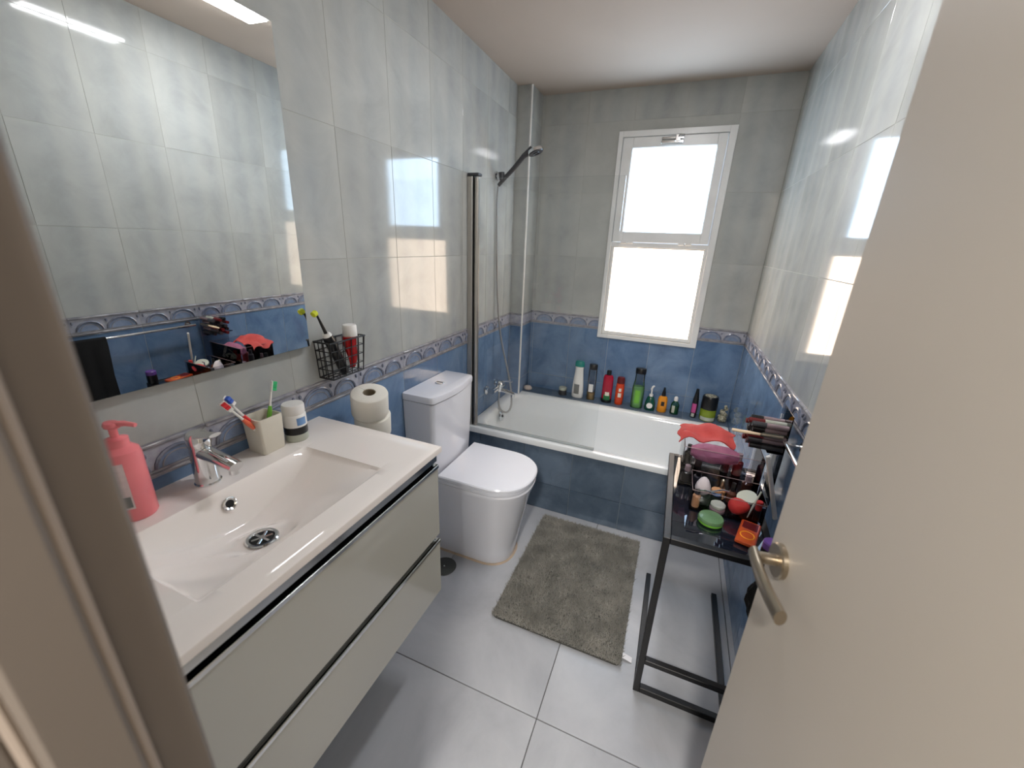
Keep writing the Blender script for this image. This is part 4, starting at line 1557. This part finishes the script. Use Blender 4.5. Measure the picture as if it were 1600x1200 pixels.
# stand of makeup brushes and gloss tubes, lying across on a clear shelf above the tall box
t = thing('acrylic_stand', 'clear acrylic rack at the wall holding stacked gloss tubes', 'organiser', (1.395, 1.433, TS + .0005))
b = MB()
b.box((.014, -.045, 0), (.0165, .095, .318), 'rose_acrylic')
b.box((-.030, -.045, .1865), (.014, .095, .1895), 'rose_acrylic')
b.obj('back_plate', t)
GS = 'gloss tubes stacked on the clear rack'
k = 0
words = ['bottom', 'second', 'third', 'fourth', 'top']
cols = ['black', 'brown', 'redd', 'rosemetal', 'palelid']
for row in range(5):
    for c_ in range(3):
        zz = TS + .200 + row * .0185
        yy = 1.400 + c_ * .030 + (row % 2) * .008
        lab = '%s lip gloss tube in the %s row of the clear rack' % (('dark capped', 'grey capped', 'plum capped')[c_] + (' near', ' middle', ' far')[c_], words[row])
        g_ = thing('lip_gloss', lab, 'lip gloss', (1.408, yy, zz), (0, -PI / 2, 0), group=GS)
        prof_obj('tube', g_, [(0, 0), (.0085, 0), (.0085, .060), (0, .060)], ('rosemetal', 'palelid', 'rosemetal')[c_] if row else 'darkgrey', 12)
        prof_obj('cap', g_, [(0, .060), (.0088, .060), (.0086, .094 + .006 * ((row + c_) % 3)), (0, .095 + .006 * ((row + c_) % 3))], ('black', 'darkgrey', 'redd')[(c_ + row) % 3], 12)
t = thing('makeup_brush', 'brush with pale wooden handle jutting left from gloss rack', 'brush', (1.396, 1.3865, TS + .246), (0, -PI / 2, 0), group=GS)
prof_obj('handle', t, [(0, .060), (.004, .062), (.0055, .10), (.0048, .14), (.003, .142), (0, .142)], 'wood', 12)
prof_obj('ferrule', t, [(0, .0), (.006, .0), (.0058, .060), (0, .060)], 'satin', 12)

t = thing('slim_white_case', 'slim glossy white case leaning between side table and right wall', 'case', (1.418, 1.315, TS + .0005))
q = (Vector((1.343, 1.284, .880)) - Vector((1.418, 1.315, .651))).to_track_quat('Z', 'X').to_matrix().to_4x4()
b = MB()
b.box((-.006, -.004, .0), (.006, .005, .236), 'white', .0015, X=q)
b.obj('case_body', t)
t = thing('cotton_jar', 'black pot with purple lid on the table corner, seen in the mirror', 'jar', (1.360, 1.095, TS + .0005))
prof_obj('jar_body', t, [(0, 0), (.020, 0), (.021, .003), (.021, .045), (0, .045)], 'black')
prof_obj('lid', t, [(0, .045), (.021, .045), (.021, .062), (.018, .065), (0, .065)], 'purple')

for o in list(S.objects):
    if o.parent is None and o not in ON_TABLE:
        o.location.x -= .005
        o.location.y -= .028

# ------------------------------------------------------------------ towel rail and black cloths
tr_ = thing('towel_rail', 'thin metal towel rail on the right wall above the side table', 'towel rail', (W, 1.03, .895))
b = MB()
b.tube([(-.042, -.30, 0), (-.042, .30, 0)], .0065, 'alu', 12)
b.obj('rail', tr_)
for s in (-.285, .285):
    b = MB()
    b.tube([(-.001, s, 0), (-.042, s, 0)], .006, 'alu', 10)
    b.lathe([(0, .0005), (.016, .0005), (.015, .005), (0, .005)], 'alu', X=Matrix.Translation((0, s, 0)) @ Matrix.Rotation(-PI / 2, 4, 'Y'), seg=16)
    b.obj('wall_post', tr_)
b = MB()
g = []
for i in range(13):
    y = .755 + .19 * i / 12
    f = .006 * math.sin(i * 1.7)
    g.append([(W - .042 + dx_, y + .004 * math.sin(z_ * 9 + i), z_) for dx_, z_ in
              ((-.012 + f, .42), (-.014 - f, .55), (-.012 + f, .72), (-.012, .86), (-.009, .899), (0, .9055), (.009, .899), (.012, .86), (.013 + f * .5, .70), (.014, .50))])
b.sheet(g, 'black_soft', .004)
tag(b.obj('black_towel'), 'black towel hanging over the near end of the towel rail', 'towel')
b = MB()
lp = []
for k in range(11):
    s = k / 10
    r = .35 + .65 * math.sin(PI * min(1, s * .9 + .1))
    zz = .622 - .150 * s
    lp.append([(1.362 + .040 * r * math.cos(2 * PI * q / 18) * (1 + .14 * math.sin(3 * q + k)), 1.030 + .024 * r * math.sin(2 * PI * q / 18), zz + .006 * math.sin(q * 2.2)) for q in range(18)])
b.loft(lp, 'black_soft')
tag(b.obj('black_bag'), 'crumpled black cloth bag hanging at the near right table corner', 'bag')

# ------------------------------------------------------------------ tidy: keep every part a true child, names carry the kind
for o in S.objects:
    if o.type == 'MESH' and o.parent is None and 'kind' not in o and 'label' not in o:
        print('untagged', o.name)
